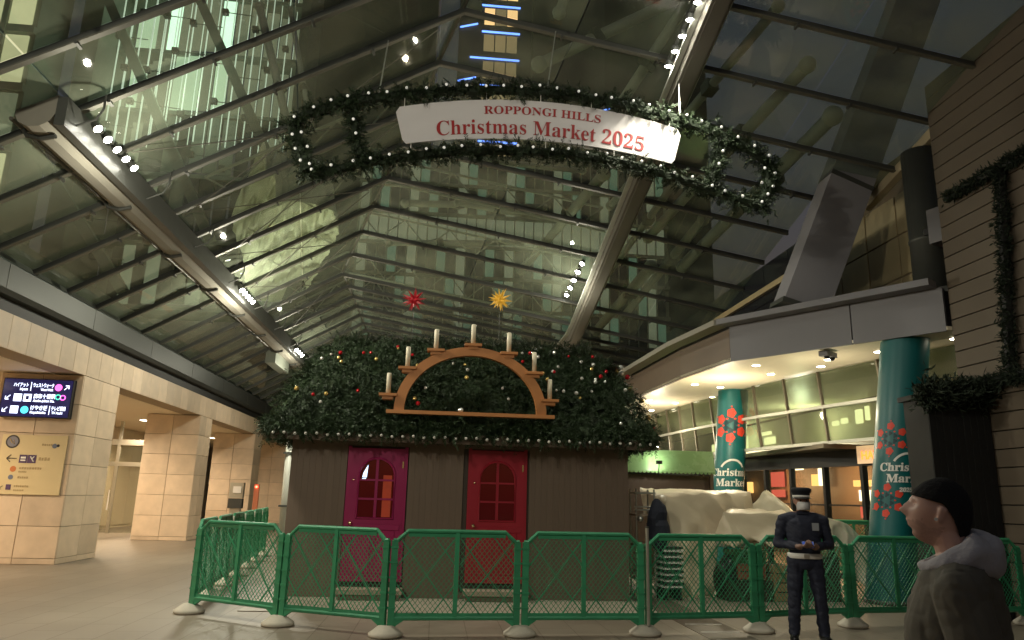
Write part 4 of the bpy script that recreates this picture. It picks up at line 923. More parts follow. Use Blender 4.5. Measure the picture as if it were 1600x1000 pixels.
MB().tube([(0, -.06, 0), (0, -.06, 1.15)], .022, 8).build("tube", M_wire, pl); MB().tube([(0, -.06, 1.15), (0, -.06, 1.17)], .026, 8).build("cap", M_steel, pl)

# ------------------------------------------------------------------ signs on the near stone column
sg = thing("direction_display", "black lit direction display with white Japanese lettering on the near stone column", "sign", (-8.64, 16.9, 3.42))
M_disp = mat("display black", (0.006, 0.006, 0.03), .2, emit=(.02, .02, .12), estr=.25); E_wtxt = emat("display white", (.72, .78, 1.0), 1.5); E_pink = emat("display pink", (1, .12, .55), 1.3); E_cyan = emat("display cyan", (.1, .75, .9), .9); E_grn = emat("display green", (.1, .8, .5), .9)
MB().box(-.7, .7, -.1, .045, -.4, .4).build("screen", M_disp, sg); MB().box(-.715, .715, -.095, .04, -.415, .415).build("bezel", M_black, sg)
def put_text(par, body, x, z, size, m, y, w=None, bold=.002):
    me, v = flat_text(body, size, .001, bold); xs = v[:, 0] - v[:, 0].min()
    if w: xs = xs * (w / xs.max())
    setco(me, np.stack([x + xs, y - v[:, 2], z + v[:, 1]], 1)); link("lettering", me, m, par)
def disc(par, x, z, r, m, y, nm="symbol"): MB().prism([(x + r * math.cos(t), z + r * math.sin(t)) for t in np.linspace(0, 2 * math.pi, 21)[:-1]], 'y', y, y + .004).build(nm, m, par)
def arrow(par, x, z, s, ang, m, y, w=.22):
    d = Vector((math.cos(ang), 0, math.sin(ang))); n = Vector((-d.z, 0, d.x)); c = Vector((x, y, z)); mb = MB()
    mb.bar(c - d * s, c + d * s * .9, s * w, .004, (0, 1, 0)); tip = c + d * s
    for q in (1, -1): mb.bar(tip + Vector((0, -.003 * q - .004, 0)), tip - d * s * .8 + n * s * .75 * q + Vector((0, -.003 * q - .004, 0)), s * w, .004, (0, 1, 0))
    mb.build("arrow", m, par)
yy = -.103
put_text(sg, "ハイアット", -.5, .24, .1, E_wtxt, yy, .3); put_text(sg, "Hyatt", -.36, .16, .07, E_wtxt, yy, .16); piece("divider", E_wtxt, sg, -.15, -.138, yy - .002, yy + .002, .15, .34)
put_text(sg, "ウェストウォーク", -.1, .24, .1, E_wtxt, yy, .42); put_text(sg, "West Walk", .06, .16, .07, E_wtxt, yy, .26); disc(sg, .42, .24, .075, E_pink, yy); arrow(sg, .59, .24, .065, R(45), E_wtxt, yy)
def picto(x, z, w, bus=False):
    piece("pictogram", E_wtxt, sg, x, x + w, yy - .002, yy + .002, z, z + w)
    if bus: piece("pictogram_mark", M_disp, sg, x + .3 * w, x + .7 * w, yy - .006, yy - .003, z + .25 * w, z + .75 * w)
    else:
        for k in range(3): piece("pictogram_mark", M_disp, sg, x + (.15 + .25 * k) * w, x + (.38 + .25 * k) * w, yy - .006, yy - .003, z + (.2 + .2 * k) * w, z + (.28 + .2 * k) * w)
arrow(sg, -.58, 0, .065, R(225), E_wtxt, yy); picto(-.46, -.08, .16); picto(-.26, -.08, .16, True); put_text(sg, "麻布十番駅", -.06, .0, .11, E_wtxt, yy, .44); put_text(sg, "Azabu-juban Sta.", -.06, -.08, .07, E_wtxt, yy, .44)
MB().tube([(.44 + .05 * math.cos(t), yy, .035 + .05 * math.sin(t)) for t in np.linspace(0, 2 * math.pi, 17)[:-1]], .012, 5, closed=True).build("symbol", E_grn, sg); MB().tube([(.54 + .05 * math.cos(t), yy, .025 + .05 * math.sin(t)) for t in np.linspace(0, 2 * math.pi, 17)[:-1]], .012, 5, closed=True).build("symbol", E_pink, sg)
arrow(sg, -.6, -.26, .065, R(225), E_wtxt, yy); picto(-.49, -.34, .16); disc(sg, -.2, -.26, .08, E_cyan, yy); put_text(sg, "けやき坂", -.08, -.25, .11, E_wtxt, yy, .34); put_text(sg, "Keyakizaka", -.08, -.33, .07, E_wtxt, yy, .32)
piece("divider", E_wtxt, sg, .3, .312, yy - .002, yy + .002, -.35, -.16); put_text(sg, "テレビ朝日", .34, -.25, .1, E_wtxt, yy, .29); put_text(sg, "TV Asahi", .36, -.33, .07, E_wtxt, yy, .22)
ib = thing("info_board", "cream information board with arrow and purple pictograms on the near stone column", "sign", (-8.55, 16.94, 2.02))
MB().box(-.68, .64, -.035, .0, -.62, .62).build("board", mat("cream board", (0.7, 0.58, 0.34), .4, var=.04), ib)
M_ink = mat("dark ink", (0.03, 0.025, 0.025), .5); M_purp = mat("purple ink", (0.09, 0.05, 0.13), .5); M_faint = mat("faint brown ink", (0.45, 0.34, 0.18), .5); M_oran = mat("orange ink", (0.6, 0.2, 0.06), .5); M_blu = mat("blue grey ink", (0.15, 0.18, 0.26), .5)
y2 = -.04
def faint_line(par, x, z, w, h):
    """too small to read in the photograph: a broken run of short faint strokes"""
    g3 = random.Random(int(x * 997 + z * 131)); q = x
    while q < x + w: l_ = g3.uniform(.5, .9) * h; piece("small_print", M_faint, par, q, q + l_, y2 - .002, y2, z, z + h * g3.uniform(.75, 1)); q += l_ + .25 * h
disc(ib, -.46, .47, .14, M_ink, y2, "emblem"); disc(ib, -.46, .47, .11, mat("emblem grey", (0.22, 0.22, 0.27), .5), y2 - .004, "emblem")
MB().tube([(-.52, y2 - .008, .53), (-.47, y2 - .008, .45), (-.41, y2 - .008, .42), (-.44, y2 - .008, .5)], .012, 5).build("emblem_mark", M_faint, ib)
arrow(ib, -.42, .12, .1, R(180), M_ink, y2 - .004, .16); piece("pictogram", M_purp, ib, -.27, -.11, y2 - .003, y2, .03, .2); piece("pictogram", M_purp, ib, -.1, .07, y2 - .003, y2, .03, .2)
for k, (a_, b_) in enumerate(((.12, .16), (.07, .1))): piece("pictogram_mark", M_print, ib, -.24, -.14, y2 - .006, y2 - .0035, a_, b_)
MB().tube([(-.05, y2 - .006, .17), (.03, y2 - .006, .06)], .012, 5).tube([(.03, y2 - .006, .17), (-.01, y2 - .006, .12)], .012, 5).build("pictogram_mark", M_print, ib)
faint_line(ib, .12, .09, .22, .07); disc(ib, -.36, -.1, .06, M_oran, y2); faint_line(ib, -.24, -.1, .45, .05); faint_line(ib, -.24, -.17, .16, .035)
disc(ib, -.38, -.27, .05, M_blu, y2); faint_line(ib, -.24, -.29, .2, .045); arrow(ib, -.54, -.48, .05, R(215), M_ink, y2 - .004, .2); piece("pictogram", M_purp, ib, -.44, -.34, y2 - .003, y2, -.53, -.42); faint_line(ib, -.28, -.47, .26, .045); faint_line(ib, -.28, -.55, .18, .035)
faint_line(ib, .14, .4, .2, .045); disc(ib, .4, .4, .05, M_blu, y2); disc(ib, .47, .41, .03, M_ink, y2)
# call box and pole by the third column
cb = thing("call_box", "grey metal call box mounted on the far stone column beyond the fence", "call box", (-7.62, 31.5, 1.4)); cb.location = (-8.0, 31.7, 1.4)
MB().box(-.27, .27, -.15, .1, -.1, .5).build("cabinet", M_frame, cb); MB().box(-.27, .27, -.18, .1, -.5, -.12).build("lower_cabinet", M_gutter, cb); MB().box(-.12, .2, -.19, -.15, .1, .36).build("panel", M_white, cb); MB().box(-.2, .2, -.1, .08, -1.4, -.5).build("pedestal", M_frame, cb)
rp = thing("call_post", "slim orange red post with a small red light near the far column", "post", (-6.85, 30.0, 0))
MB().box(-.09, .09, -.07, .07, 0, 1.85).build("post", mat("orange red post", (0.62, 0.2, 0.1), .5), rp); MB().sphere((0, -.08, 1.75), .045, 10, 6).build("light", emat("red signal", (1, .08, .04), 6), rp, True)
pp = thing("grey_pipe_pair", "pair of grey vertical pipes rising just left of the hut", "pipe", (-4.0, 21.0, 0))
MB().tube([(0, 0, 0), (0, 0, 3.0)], .13, 12).build("pipe", M_tube, pp, True); MB().tube([(.28, 0, 0), (.28, 0, 3.0)], .11, 12).build("pipe", M_tube, pp, True)
for z in (1.2, 2.6): MB().box(-.16, .42, -.15, .15, z, z + .05).build("clamp", M_steel, pp)

# ------------------------------------------------------------------ stall with green canopy, tarpaulins and crates
st = thing("green_stall", "wooden stall with bright green lit canopy behind the hut's right corner", "stall", (5.4, 17.4, 0))
M_grn = mat("green canopy cloth", (0.28, 0.48, 0.2), .28, var=.08)
MB().add([(-1.3, -.55, 2.28), (1.0, -.55, 2.28), (1.0, -.42, 2.76), (-1.3, -.42, 2.76), (1.0, .9, 2.3), (-1.3, .9, 2.3)], [(0, 1, 2, 3), (3, 2, 4, 5)]).build("canopy", M_grn, st)
for k in range(24):
    x = -1.3 + k * .096; MB().prism([(x, 2.28), (x + .096, 2.28), (x + .08, 2.24), (x + .048, 2.225), (x + .016, 2.24)], 'y', -.556, -.55).build("valance_scallop", M_grn, st)
MB().box(-1.25, .95, -.3, -.26, 0, 2.2).build("front_board", M_hut, st)
for x in (-1.25, .95): MB().bar((x, -.4, 0), (x, -.4, 2.3), .08, .08, (0, 1, 0)).build("post", M_hut, st)
fl = thing("assumed_floodlight", "assumed small floodlight aimed at the green stall canopy", "floodlight", (4.95, 16.45, 2.45))  # unseen lamp, assumed for the bright spot on the canopy
MB().box(-.06, .06, -.05, .05, -.04, .04).build("housing", M_steel, fl); MB().tube([(0, 0, -.04), (.1, .4, -.3)], .012, 5).build("arm", M_steel, fl); MB().box(-.045, .045, .051, .055, -.03, .03).build("lens", E_spot, fl)
lamp("bulb", 'SPOT', (0, .07, 0), 7, (1, 1, .85), fl, (.25, 1.2, .15), .05, 95, .8)
M_tarp = mat("pale tarpaulin", (0.8, 0.69, 0.5), .42, var=.06, scale=1.2, bump=.35, bscale=6); M_tarp2 = mat("whiter tarpaulin", (0.78, 0.72, 0.55), .4, var=.05, scale=1.2, bump=.35, bscale=6)
def tarp(label, xs, tops, hems, y_back, y_front, m, seed, folds=9.0, amp=.1, skirt=.25):
    """sheet thrown over a heap: tops(x) is the ridge height, hems(x) the hanging edge"""
    nx, nt_ = 72, 44; mb = MB(); X0, X1 = xs; g_ = Vector((seed * 3.1, seed * 1.7, 0))
    for i in range(nx + 1):
        u = i / nx; x = X0 + (X1 - X0) * u; zt = float(np.interp(x, *zip(*tops))); zh = float(np.interp(x, *zip(*hems)))
        for j in range(nt_ + 1):
            w = j / nt_
            if w < .4: q = w / .4; yv = y_back + (y_front - y_back) * q; z = zt - .1 * (1 - q) ** 2 + .05 * (abs(mnoise.noise(Vector((x * 1.5, yv * 1.5, seed)))) - .2) + .03 * (abs(mnoise.noise(Vector((x * 5, yv * 4, seed)))) - .2); dx = 0
            else:
                q = (w - .4) / .6; z = zt + (zh - zt) * q; fo_ = .6 * amp * q * (mnoise.noise(Vector((x * folds * .35, z * .5, seed))) * 1.6 + .8 * mnoise.noise(Vector((x * folds + z * 2.2, z * .9, seed))))
                cr_ = 0
                for ax_, az_, ph_, kk in ((X0 + .42, zt, .3, 4.2), (X0 + (X1 - X0) * .72, zt - .1, 1.4, 5.0)):
                    dd = math.hypot(x - ax_, zt - z); an_ = math.atan2(x - ax_, zt - z + .12); wgt = math.exp(-(x - ax_) ** 2 / .8)
                    cr_ += wgt * .16 * min(dd, 1.0) * (abs(math.sin(an_ * kk + ph_ + .5 * mnoise.noise(Vector((x, z, seed))))) - .6)
                cr_ += (abs(mnoise.noise(Vector((x * 3.5 - z * 2.0, z * 2.6, seed + 9)))) - .2) * .05
                yv = y_front - skirt * (q ** .7) + fo_ + cr_; dx = .05 * math.sin(z * 6 + x * 3) * q
            mb.v.append((x + dx, yv, max(.012, z)))
    for i in range(nx):
        for j in range(nt_): a_ = i * (nt_ + 1) + j; mb.f.append((a_, a_ + 1, a_ + nt_ + 2, a_ + nt_ + 1)); mb.mi.append(0)
    o = mb.build("tarpaulin", m, None, True); tag(o, label, "tarpaulin"); s_ = o.modifiers.new("thick", 'SOLIDIFY'); s_.thickness = .006
    return o
TV = {'A': (4.03, 14.7, 1.82), 'B': (4.07, 13.3, 1.7), 'C': (5.15, 13.7, 1.79), 'D': (6.03, 14.1, 1.82), 'H': (3.98, 13.7, 1.01), 'H2': (3.98, 14.3, 1.3), 'I': (4.07, 13.2, .015), 'J': (4.24, 12.98, .57), 'K': (4.47, 12.95, .015), 'L': (4.76, 13.32, .56), 'M': (4.95, 13.35, .015), 'N': (5.05, 13.3, .89),
      'P': (4.68, 13.32, 1.26), 'S': (6.05, 13.9, .9), 'O': (5.02, 12.9, 1.46), 'Q': (6.32, 13.0, 1.44), 'R1': (4.86, 12.98, 1.0), 'R2': (5.1, 12.7, .86), 'R3': (5.47, 12.84, 1.02), 'R4': (5.77, 12.7, .88), 'R5': (6.28, 12.85, 1.0), 'R6': (6.55, 13.2, .9), 'Ob': (5.5, 13.7, 1.5), 'Qb': (6.55, 13.9, 1.52),
      'W0': (6.01, 14.3, 1.44), 'W1': (6.55, 14.6, 1.87), 'W2': (6.76, 14.5, 1.7), 'W3': (7.12, 14.3, 1.38), 'W4': (6.8, 14.05, 1.0), 'W5': (6.14, 14.15, 1.0), 'Wb': (7.1, 15.6, 1.84), 'Wc': (7.3, 15.0, 1.1), 'Db': (6.2, 15.2, 1.86), 'Cb': (5.4, 15.2, 1.85), 'Ab': (4.2, 15.2, 1.83)}
def folded_tarp(label, faces, m, seed):
    """sheet pulled tight between the corners of what it covers: sharp folds, then small wrinkles"""
    ks = sorted({k for f in faces.split() for k in f.split(',')}); idx = {k: i for i, k in enumerate(ks)}
    me = bpy.data.meshes.new("tarpaulin"); me.from_pydata([TV[k] for k in ks], [], [tuple(idx[k] for k in f.split(',')) for f in faces.split()])
    bm = bmesh.new(); bm.from_mesh(me); bmesh.ops.recalc_face_normals(bm, faces=bm.faces); bmesh.ops.triangulate(bm, faces=bm.faces[:])
    bmesh.ops.subdivide_edges(bm, edges=bm.edges[:], cuts=11, use_grid_fill=True)
    for _ in range(2): bmesh.ops.smooth_vert(bm, verts=[v for v in bm.verts if not v.is_boundary], factor=.5, use_axis_x=True, use_axis_y=True, use_axis_z=True)
    bm.normal_update(); off = Vector((seed * 3.3, seed * 1.9, seed))
    for v in bm.verts:
        c = v.co + off; r_ = (.25 - abs(mnoise.noise(Vector((c.x * 2.6 + c.z, c.y * 2, c.z * 1.6))))) * .07 + (.25 - abs(mnoise.noise(Vector((c.x * 6, c.y * 5, c.z * 5 + c.x * 3))))) * .03
        v.co += v.normal * r_
        if v.is_boundary and v.co.z > .05: v.co.z += .035 * mnoise.noise(c * 7)
        v.co.z = max(.012, v.co.z)
    bm.to_mesh(me); bm.free(); me.polygons.foreach_set("use_smooth", [True] * len(me.polygons)); me.set_sharp_from_angle(angle=R(28))
    o = link("tarpaulin", me, m); tag(o, label, "tarpaulin"); o.modifiers.new("thick", 'SOLIDIFY').thickness = .005
    return o
folded_tarp("large cream tarpaulin draped over goods beside the hut, hanging to the ground", "A,B,C,Cb A,Cb,Ab C,D,Db,Cb A,H2,B H2,H,B B,H,I B,J,I B,P,J J,K,I P,L,J J,L,K L,M,K P,N,L N,M,L C,P,B C,N,P C,D,S,N", M_tarp, 1)
folded_tarp("lower cream tarpaulin peaked in front, over dark crates left of the guard", "O,Q,Qb,Ob O,R1,R2 O,R2,R3 O,R3,Q Q,R3,R4 Q,R4,R5 Q,R5,R6 Q,R6,Qb", M_tarp, 2)
folded_tarp("whiter tarpaulin hump behind the guard's shoulder", "W0,W1,W5 W1,W2,W5 W2,W4,W5 W2,W3,W4 W1,Wb,W2 W2,Wb,W3 W3,Wb,Wc W3,Wc,W4", M_tarp2, 3)
tarp("small pale tarpaulin over goods between guard and teal column", (6.65, 7.75), [(6.65, 1.36), (7.0, 1.42), (7.45, 1.3), (7.75, 1.0)], [(6.65, .95), (7.1, .9), (7.45, .4), (7.75, .1)], 14.0, 13.2, M_tarp2, 4, amp=.06)
# goods under and beside the sheets
def crate(label, c, s, m, rz=0.0, slat=True):
    t = thing("crate", label, "crate", c, rz); sx, sy, sz = s
    MB().box(-sx / 2 + .015, sx / 2 - .015, -sy / 2 + .015, sy / 2 - .015, 0.001, sz - .03).build("inner_box", M_black, t)
    n = max(2, int(sz / .13))
    for k in range(n): piece("slat", m, t, -sx / 2, sx / 2, -sy / 2, -sy / 2 + .014, k * sz / n + .012, (k + 1) * sz / n - .008)
    for k in range(n): piece("slat", m, t, -sx / 2, -sx / 2 + .014, -sy / 2 + .0145, sy / 2, k * sz / n + .012, (k + 1) * sz / n - .008)
    for x in (-sx / 2 + .03, sx / 2 - .03): piece("corner_post", m, t, x - .025, x + .025, -sy / 2 - .012, -sy / 2 - .0005, .002, sz)
    return t
M_cg = mat("green crate", (0.03, 0.1, 0.035), .5, var=.1); M_cr = mat("red brown carton", (0.25, 0.09, 0.05), .6, var=.2); M_ct = mat("tan carton", (0.35, 0.25, 0.13), .6, var=.15); M_cw = mat("grey white carton", (0.5, 0.48, 0.45), .6, var=.1); M_cd = mat("dark olive crate", (0.03, 0.035, 0.02), .6, var=.2)
crate("dark olive crate at the bottom of the heap under the lower tarpaulin", (5.35, 12.95, 0), (.8, .5, .34), M_cd, .05); crate("red brown carton standing on the bottom olive crate", (5.42, 12.95, .342), (.5, .4, .26), M_cr, -.05)
crate("green crate above the red brown carton under the lower tarpaulin", (5.38, 12.95, .604), (.58, .42, .24), M_cg, .06); crate("tan carton close to the right of the green crate", (5.98, 13.0, 0), (.45, .5, .6), M_ct, .1)
crate("grey white carton under the lower tarpaulin's peak", (5.25, 13.15, .85), (.5, .4, .2), M_cw, 0); crate("dark crate hidden behind the guard's legs", (6.7, 13.1, 0), (.7, .5, .75), M_cd, -.1)
bags = tag(MB().sphere((0, 0, 0), .5, 20, 12, sc=(.7, .6, .95)).build("black_bag", mat("black sack plastic", (0.01, 0.011, 0.01), .3, bump=.8, bscale=9)), "black sack slumped under the large tarpaulin's edge", "sack"); bags.location = (5.08, 12.95, .36); bags.scale = (.7, .7, .75)
for i_, v in enumerate(bags.data.vertices): v.co += Vector(v.co).normalized() * .1 * mnoise.noise(Vector(v.co) * 4); 
sk = thing("slatted_stack", "stack of white edged boards leaning beside the tarpaulin's left edge", "stack", (4.0, 12.9, 0), R(10))
for k in range(14): piece("board", M_white if k % 2 == 0 else M_black, sk, -.17 + .01 * (k % 3), .2 - .008 * (k % 4), -.2, .2, .2 + k * .048, .2 + k * .048 + .03)
piece("foot", M_black, sk, -.15, -.1, -.18, .18, .001, .2); piece("foot", M_black, sk, .1, .15, -.18, .18, .001, .2)
rk = thing("metal_rack", "chrome and wood rack with dark cloth beside the hut's right corner", "rack", (3.62, 13.1, 0))
for x in (-.16, .16):
    for yv in (-.2, .2): MB().tube([(x, yv, 0), (x, yv, 1.8)], .016, 8).build("upright", M_wire, rk)
for z in (.3, .85, 1.35, 1.72): piece("shelf", M_step if z < 1.5 else M_wire, rk, -.18, .18, -.22, .22, z, z + .03)
for z in (1.5, 1.45): MB().tube([(-.2, -.22, z), (.3, -.22, z)], .014, 6).build("rail", M_wire, rk)
MB().sphere((-.1, -.24, 1.3), .055, 10, 6).build("castor", M_wire, rk, True)
cl = tag(MB().sphere((0, 0, 0), .3, 18, 12, sc=(.62, .6, 1.45)).build("dark_cloth", mat("navy cloth", (0.012, 0.016, 0.03), .8, bump=.5, bscale=8)), "dark navy cloth bundle hung on the rack by the hut corner", "cloth"); cl.location = (3.82, 12.83, 1.2)
for v in cl.data.vertices: v.co += Vector(v.co).normalized() * .07 * mnoise.noise(Vector(v.co) * 5)
fb_ = copy_tree(F0); tag(fb_, "far bright green barrier panel in front of the lit shop behind the guard", "fence", "green barrier panels"); fb_.location = (8.3, 15.9, .2); fb_.scale = (1, 1, 1); fb_.rotation_euler = (0, 0, R(-20))
fb_.location = (8.05, 15.6, .12)
yb = thing("yellow_bench", "low yellow bench behind the far green barrier by the shop", "bench", (8.6, 15.9, 0), R(-20)); MB().box(-.6, .9, -.2, .2, .88, .96).build("top", mat("yellow paint", (0.7, 0.5, 0.12), .5), yb)
for x in (-.5, .8): MB().box(x - .04, x + .04, -.15, .15, 0, .88).build("leg", M_steel, yb)

# ------------------------------------------------------------------ black booth and garlands at the right wall
bb = thing("black_booth", "black closed booth with a fir garlanded top by the plank wall", "booth", (8.15, 11.25, 0))
M_booth = mat("black board", (0.006, 0.006, 0.006), .7, var=.2)
MB().box(-.5, .53, -.3, .3, 0, 3.3).build("body", M_booth, bb)
for k in range(9): piece("board", M_booth, bb, -.5 + k * .114 + .002, -.5 + (k + 1) * .114 - .002, -.316, -.3, .02, 3.28, .003)
MB().box(-.56, .54, -.4, .36, 3.3, 3.38).build("roof_board", M_booth, bb)
g_ = np.random.default_rng(31); P_ = [(g_.uniform(-.6, .5), -.32 + g_.normal(0, .1), 3.36 + g_.normal(0, .1)) for _ in range(520)]; o = link("fir_garland", needles(P_, [(g_.normal(0, .4), -.5, .3) for _ in P_], 7, .15, .018, .1, 1, 6), M_firdark, bb); o["kind"] = "stuff"
wg = thing("wall_garland", "dark fir garland framing an opening on the plank wall at the right", "garland")
P_ = []
for (a_, b_, n) in (((8.6, 11.2, 6.86), (8.6, 8.6, 6.86), 600), ((8.6, 9.95, 6.8), (8.6, 10.3, 3.6), 700), ((8.6, 12.0, 3.58), (8.6, 9.0, 3.55), 700), ((8.6, 8.75, 6.8), (8.6, 8.9, 3.5), 500)):
    for _ in range(n): t = g_.uniform(); P_.append(tuple(np.array(a_) * (1 - t) + np.array(b_) * t + g_.normal(0, .035, 3)))
    MB().tube([a_, b_], .07, 6).build("garland_core", M_black, wg)
o = link("foliage", needles(P_, [(-.6, g_.normal(0, .5), g_.normal(0, .5)) for _ in P_], 6, .1, .012, .1, 1, 8), M_firdark, wg); o["kind"] = "stuff"
# ------------------------------------------------------------------ people: one continuous remeshed body each, coloured by region
def capsule(mb, a, b, ra, rb, n=14, sq=(1, 1)):
    a = Vector(a); b = Vector(b); d = b - a
    if d.length < 1e-5: mb.sphere(a, ra, n, 8); return
    u = d.normalized(); path = []; rad = []
    for k in range(5): t = math.pi / 2 * k / 4; path.append(a - u * ra * math.cos(t)); rad.append(max(.002, ra * math.sin(t)))
    for k in range(5): t = math.pi / 2 * k / 4; path.append(b + u * rb * math.sin(t)); rad.append(max(.002, rb * math.cos(t)))
    mb.tube(path, rad, n)
def head_mesh(mb, c, front, up, s=1.0):
    """skull, brow, nose, lips, chin and ears as one deformed shell"""
    c = Vector(c); f = Vector(front).normalized(); side = Vector(up).cross(f).normalized(); u = f.cross(side)
    n, m = 64, 60; o = len(mb.v)
    for i in range(m + 1):
        ph = math.pi * i / m; z = -math.cos(ph)
        for j in range(n):
            th = 2 * math.pi * j / n; x = math.cos(th) * math.sin(ph); y = math.sin(th) * math.sin(ph)
            X, Y_, Z = x * .098, y * .077, z * .122
            if z < 0: k = -z; Y_ *= 1 - .28 * k; X = X * (1 - .12 * k) + .012 * k * (1 if x > 0 else -.2) - (.03 * k if x < 0 else 0) * x * -1 * .6
            fr = max(0, x); mid = math.exp(-(Y_ / .0175) ** 2)
            X += fr * mid * (.027 * math.exp(-((Z + .03) / .013) ** 2) + .02 * math.exp(-((Z + .008) / .022) ** 2))      # nose
            X += fr * .006 * math.exp(-((Z - .03) / .012) ** 2)                                                              # brow
            X -= fr * .012 * math.exp(-((Z - .008) / .012) ** 2) * math.exp(-((abs(Y_) - .032) / .014) ** 2)                # eye sockets
            X += fr * math.exp(-(Y_ / .026) ** 2) * (.013 * math.exp(-((Z + .057) / .007) ** 2) + .012 * math.exp(-((Z + .073) / .007) ** 2) - .008 * math.exp(-((Z + .088) / .008) ** 2))
            X += fr * math.exp(-(Y_ / .03) ** 2) * .018 * math.exp(-((Z + .108) / .014) ** 2)                                # chin
            mb.v.append(tuple(c + (f * X + side * Y_ + u * Z) * s))
    for i in range(m):
        for j in range(n): mb.f.append((o + i * n + j, o + i * n + (j + 1) % n, o + (i + 1) * n + (j + 1) % n, o + (i + 1) * n + j)); mb.mi.append(0)
    for sg_ in (1, -1):
        e = c + (f * -.012 + side * (.076 * sg_) + u * -.005) * s; capsule(mb, e + u * .022 * s, e - u * .02 * s - f * -.004, .017 * s, .011 * s)
def torso(mb, sl, n=28):
    """smooth loft through elliptical slices (z, cx, cy, rx, ry)"""
    sl = np.array(sl); z = np.linspace(sl[0, 0], sl[-1, 0], 40); o = len(mb.v)
    q = np.stack([np.interp(z, sl[:, 0], sl[:, k]) for k in range(5)], 1)
    for _ in range(4): q[1:-1, 1:] = (q[:-2, 1:] + 2 * q[1:-1, 1:] + q[2:, 1:]) / 4
    for zz_, cx, cy, rx_, ry in q:
        for j in range(n):
            t = 2 * math.pi * j / n; c_, s_ = math.cos(t), math.sin(t); mb.v.append((cx + rx_ * math.copysign(abs(c_) ** .85, c_), cy + ry * math.copysign(abs(s_) ** .85, s_), zz_))
    for i in range(39):
        for j in range(n): mb.f.append((o + i * n + j, o + i * n + (j + 1) % n, o + (i + 1) * n + (j + 1) % n, o + (i + 1) * n + j)); mb.mi.append(0)
    mb.f += [tuple(o + j for j in range(n))[::-1], tuple(o + 39 * n + j for j in range(n))]; mb.mi += [0, 0]
def hand(mb, wrist, d, nrm, curl=.5, s=1.0):
    """palm, four unequal bent fingers and a thumb leaving the side of the palm"""
    w = Vector(wrist); d = Vector(d).normalized(); nrm = Vector(nrm).normalized(); sd = d.cross(nrm).normalized(); out = []
    for k in range(4):
        off = (k - 1.5) * .021 * s; capsule(mb, w + sd * off * .7 + d * .01, w + sd * off + d * .085 * s, .015 * s, .013 * s, 8); b = w + sd * off + d * .09 * s
        L = (.075, .085, .08, .062)[k] * s; a1 = curl * .7
        p1 = b + (d * math.cos(a1) + nrm * math.sin(a1)) * L * .45; a2 = curl * 1.6; p2 = p1 + (d * math.cos(a2) + nrm * math.sin(a2)) * L * .32; a3 = curl * 2.3; p3 = p2 + (d * math.cos(a3) + nrm * math.sin(a3)) * L * .25
        for p, q in ((b, p1), (p1, p2), (p2, p3)): capsule(mb, p, q, .0105 * s, .0095 * s, 8)
    t0 = w + sd * -.022 * s + d * .025 * s; t1 = t0 + (sd * -.75 + d * .6 + nrm * .3).normalized() * .04 * s; t2 = t1 + (d * .8 + sd * -.1 + nrm * .5).normalized() * .035 * s
    capsule(mb, t0, t1, .014 * s, .012 * s, 8); capsule(mb, t1, t2, .0115 * s, .01 * s, 8)
def finish(name, mb, parent, regions, mats_, voxel=.009, wrinkle=None):
    """voxel-merge to one surface; regions: list of (material index, test(point)) tried in order"""
    me = mb.mesh("raw"); o = bpy.data.objects.new("raw", me); COL.objects.link(o)
    r_ = o.modifiers.new("r", 'REMESH'); r_.mode = 'VOXEL'; r_.voxel_size = voxel
    sm = o.modifiers.new("s", 'SMOOTH'); sm.iterations = 3; sm.factor = .5
    me2 = bpy.data.meshes.new_from_object(o.evaluated_get(bpy.context.evaluated_depsgraph_get())); bpy.data.objects.remove(o)
    if wrinkle:      # cloth folds: ridged noise along the normals below the neck
        no = [v.normal.copy() for v in me2.vertices]
        for v, n_ in zip(me2.vertices, no):
            if v.co.z < wrinkle[1]:
                c = v.co; f_ = (abs(mnoise.noise(Vector((c.x * 7 + c.z * 4, c.y * 7 - c.z * 3, c.z * 9)))) - .25) * 1.2 + (abs(mnoise.noise(Vector((c.x * 15, c.y * 15, c.z * 22 + c.x * 9)))) - .25) * .5
                v.co += n_ * wrinkle[0] * f_
    me2.materials.clear()
    for m in mats_: me2.materials.append(m)
    idx = []
    for p in me2.polygons:
        c = p.center; idx.append(next((i for i, t in regions if t(c)), 0))
    me2.polygons.foreach_set("material_index", idx); me2.polygons.foreach_set("use_smooth", [True] * len(idx)); me2.name = name
    return link(name, me2, None, parent)
M_navy = mat("navy uniform cloth", (0.010, 0.013, 0.030), .75, var=.1, scale=6, bump=.3, bscale=12); M_skin = mat("skin", (0.36, 0.2, 0.15), .5, var=.06, scale=14); M_shoe = mat("black shoe", (0.01, 0.01, 0.01), .3); M_gloves = mat("white glove", (0.6, 0.58, 0.55), .7)
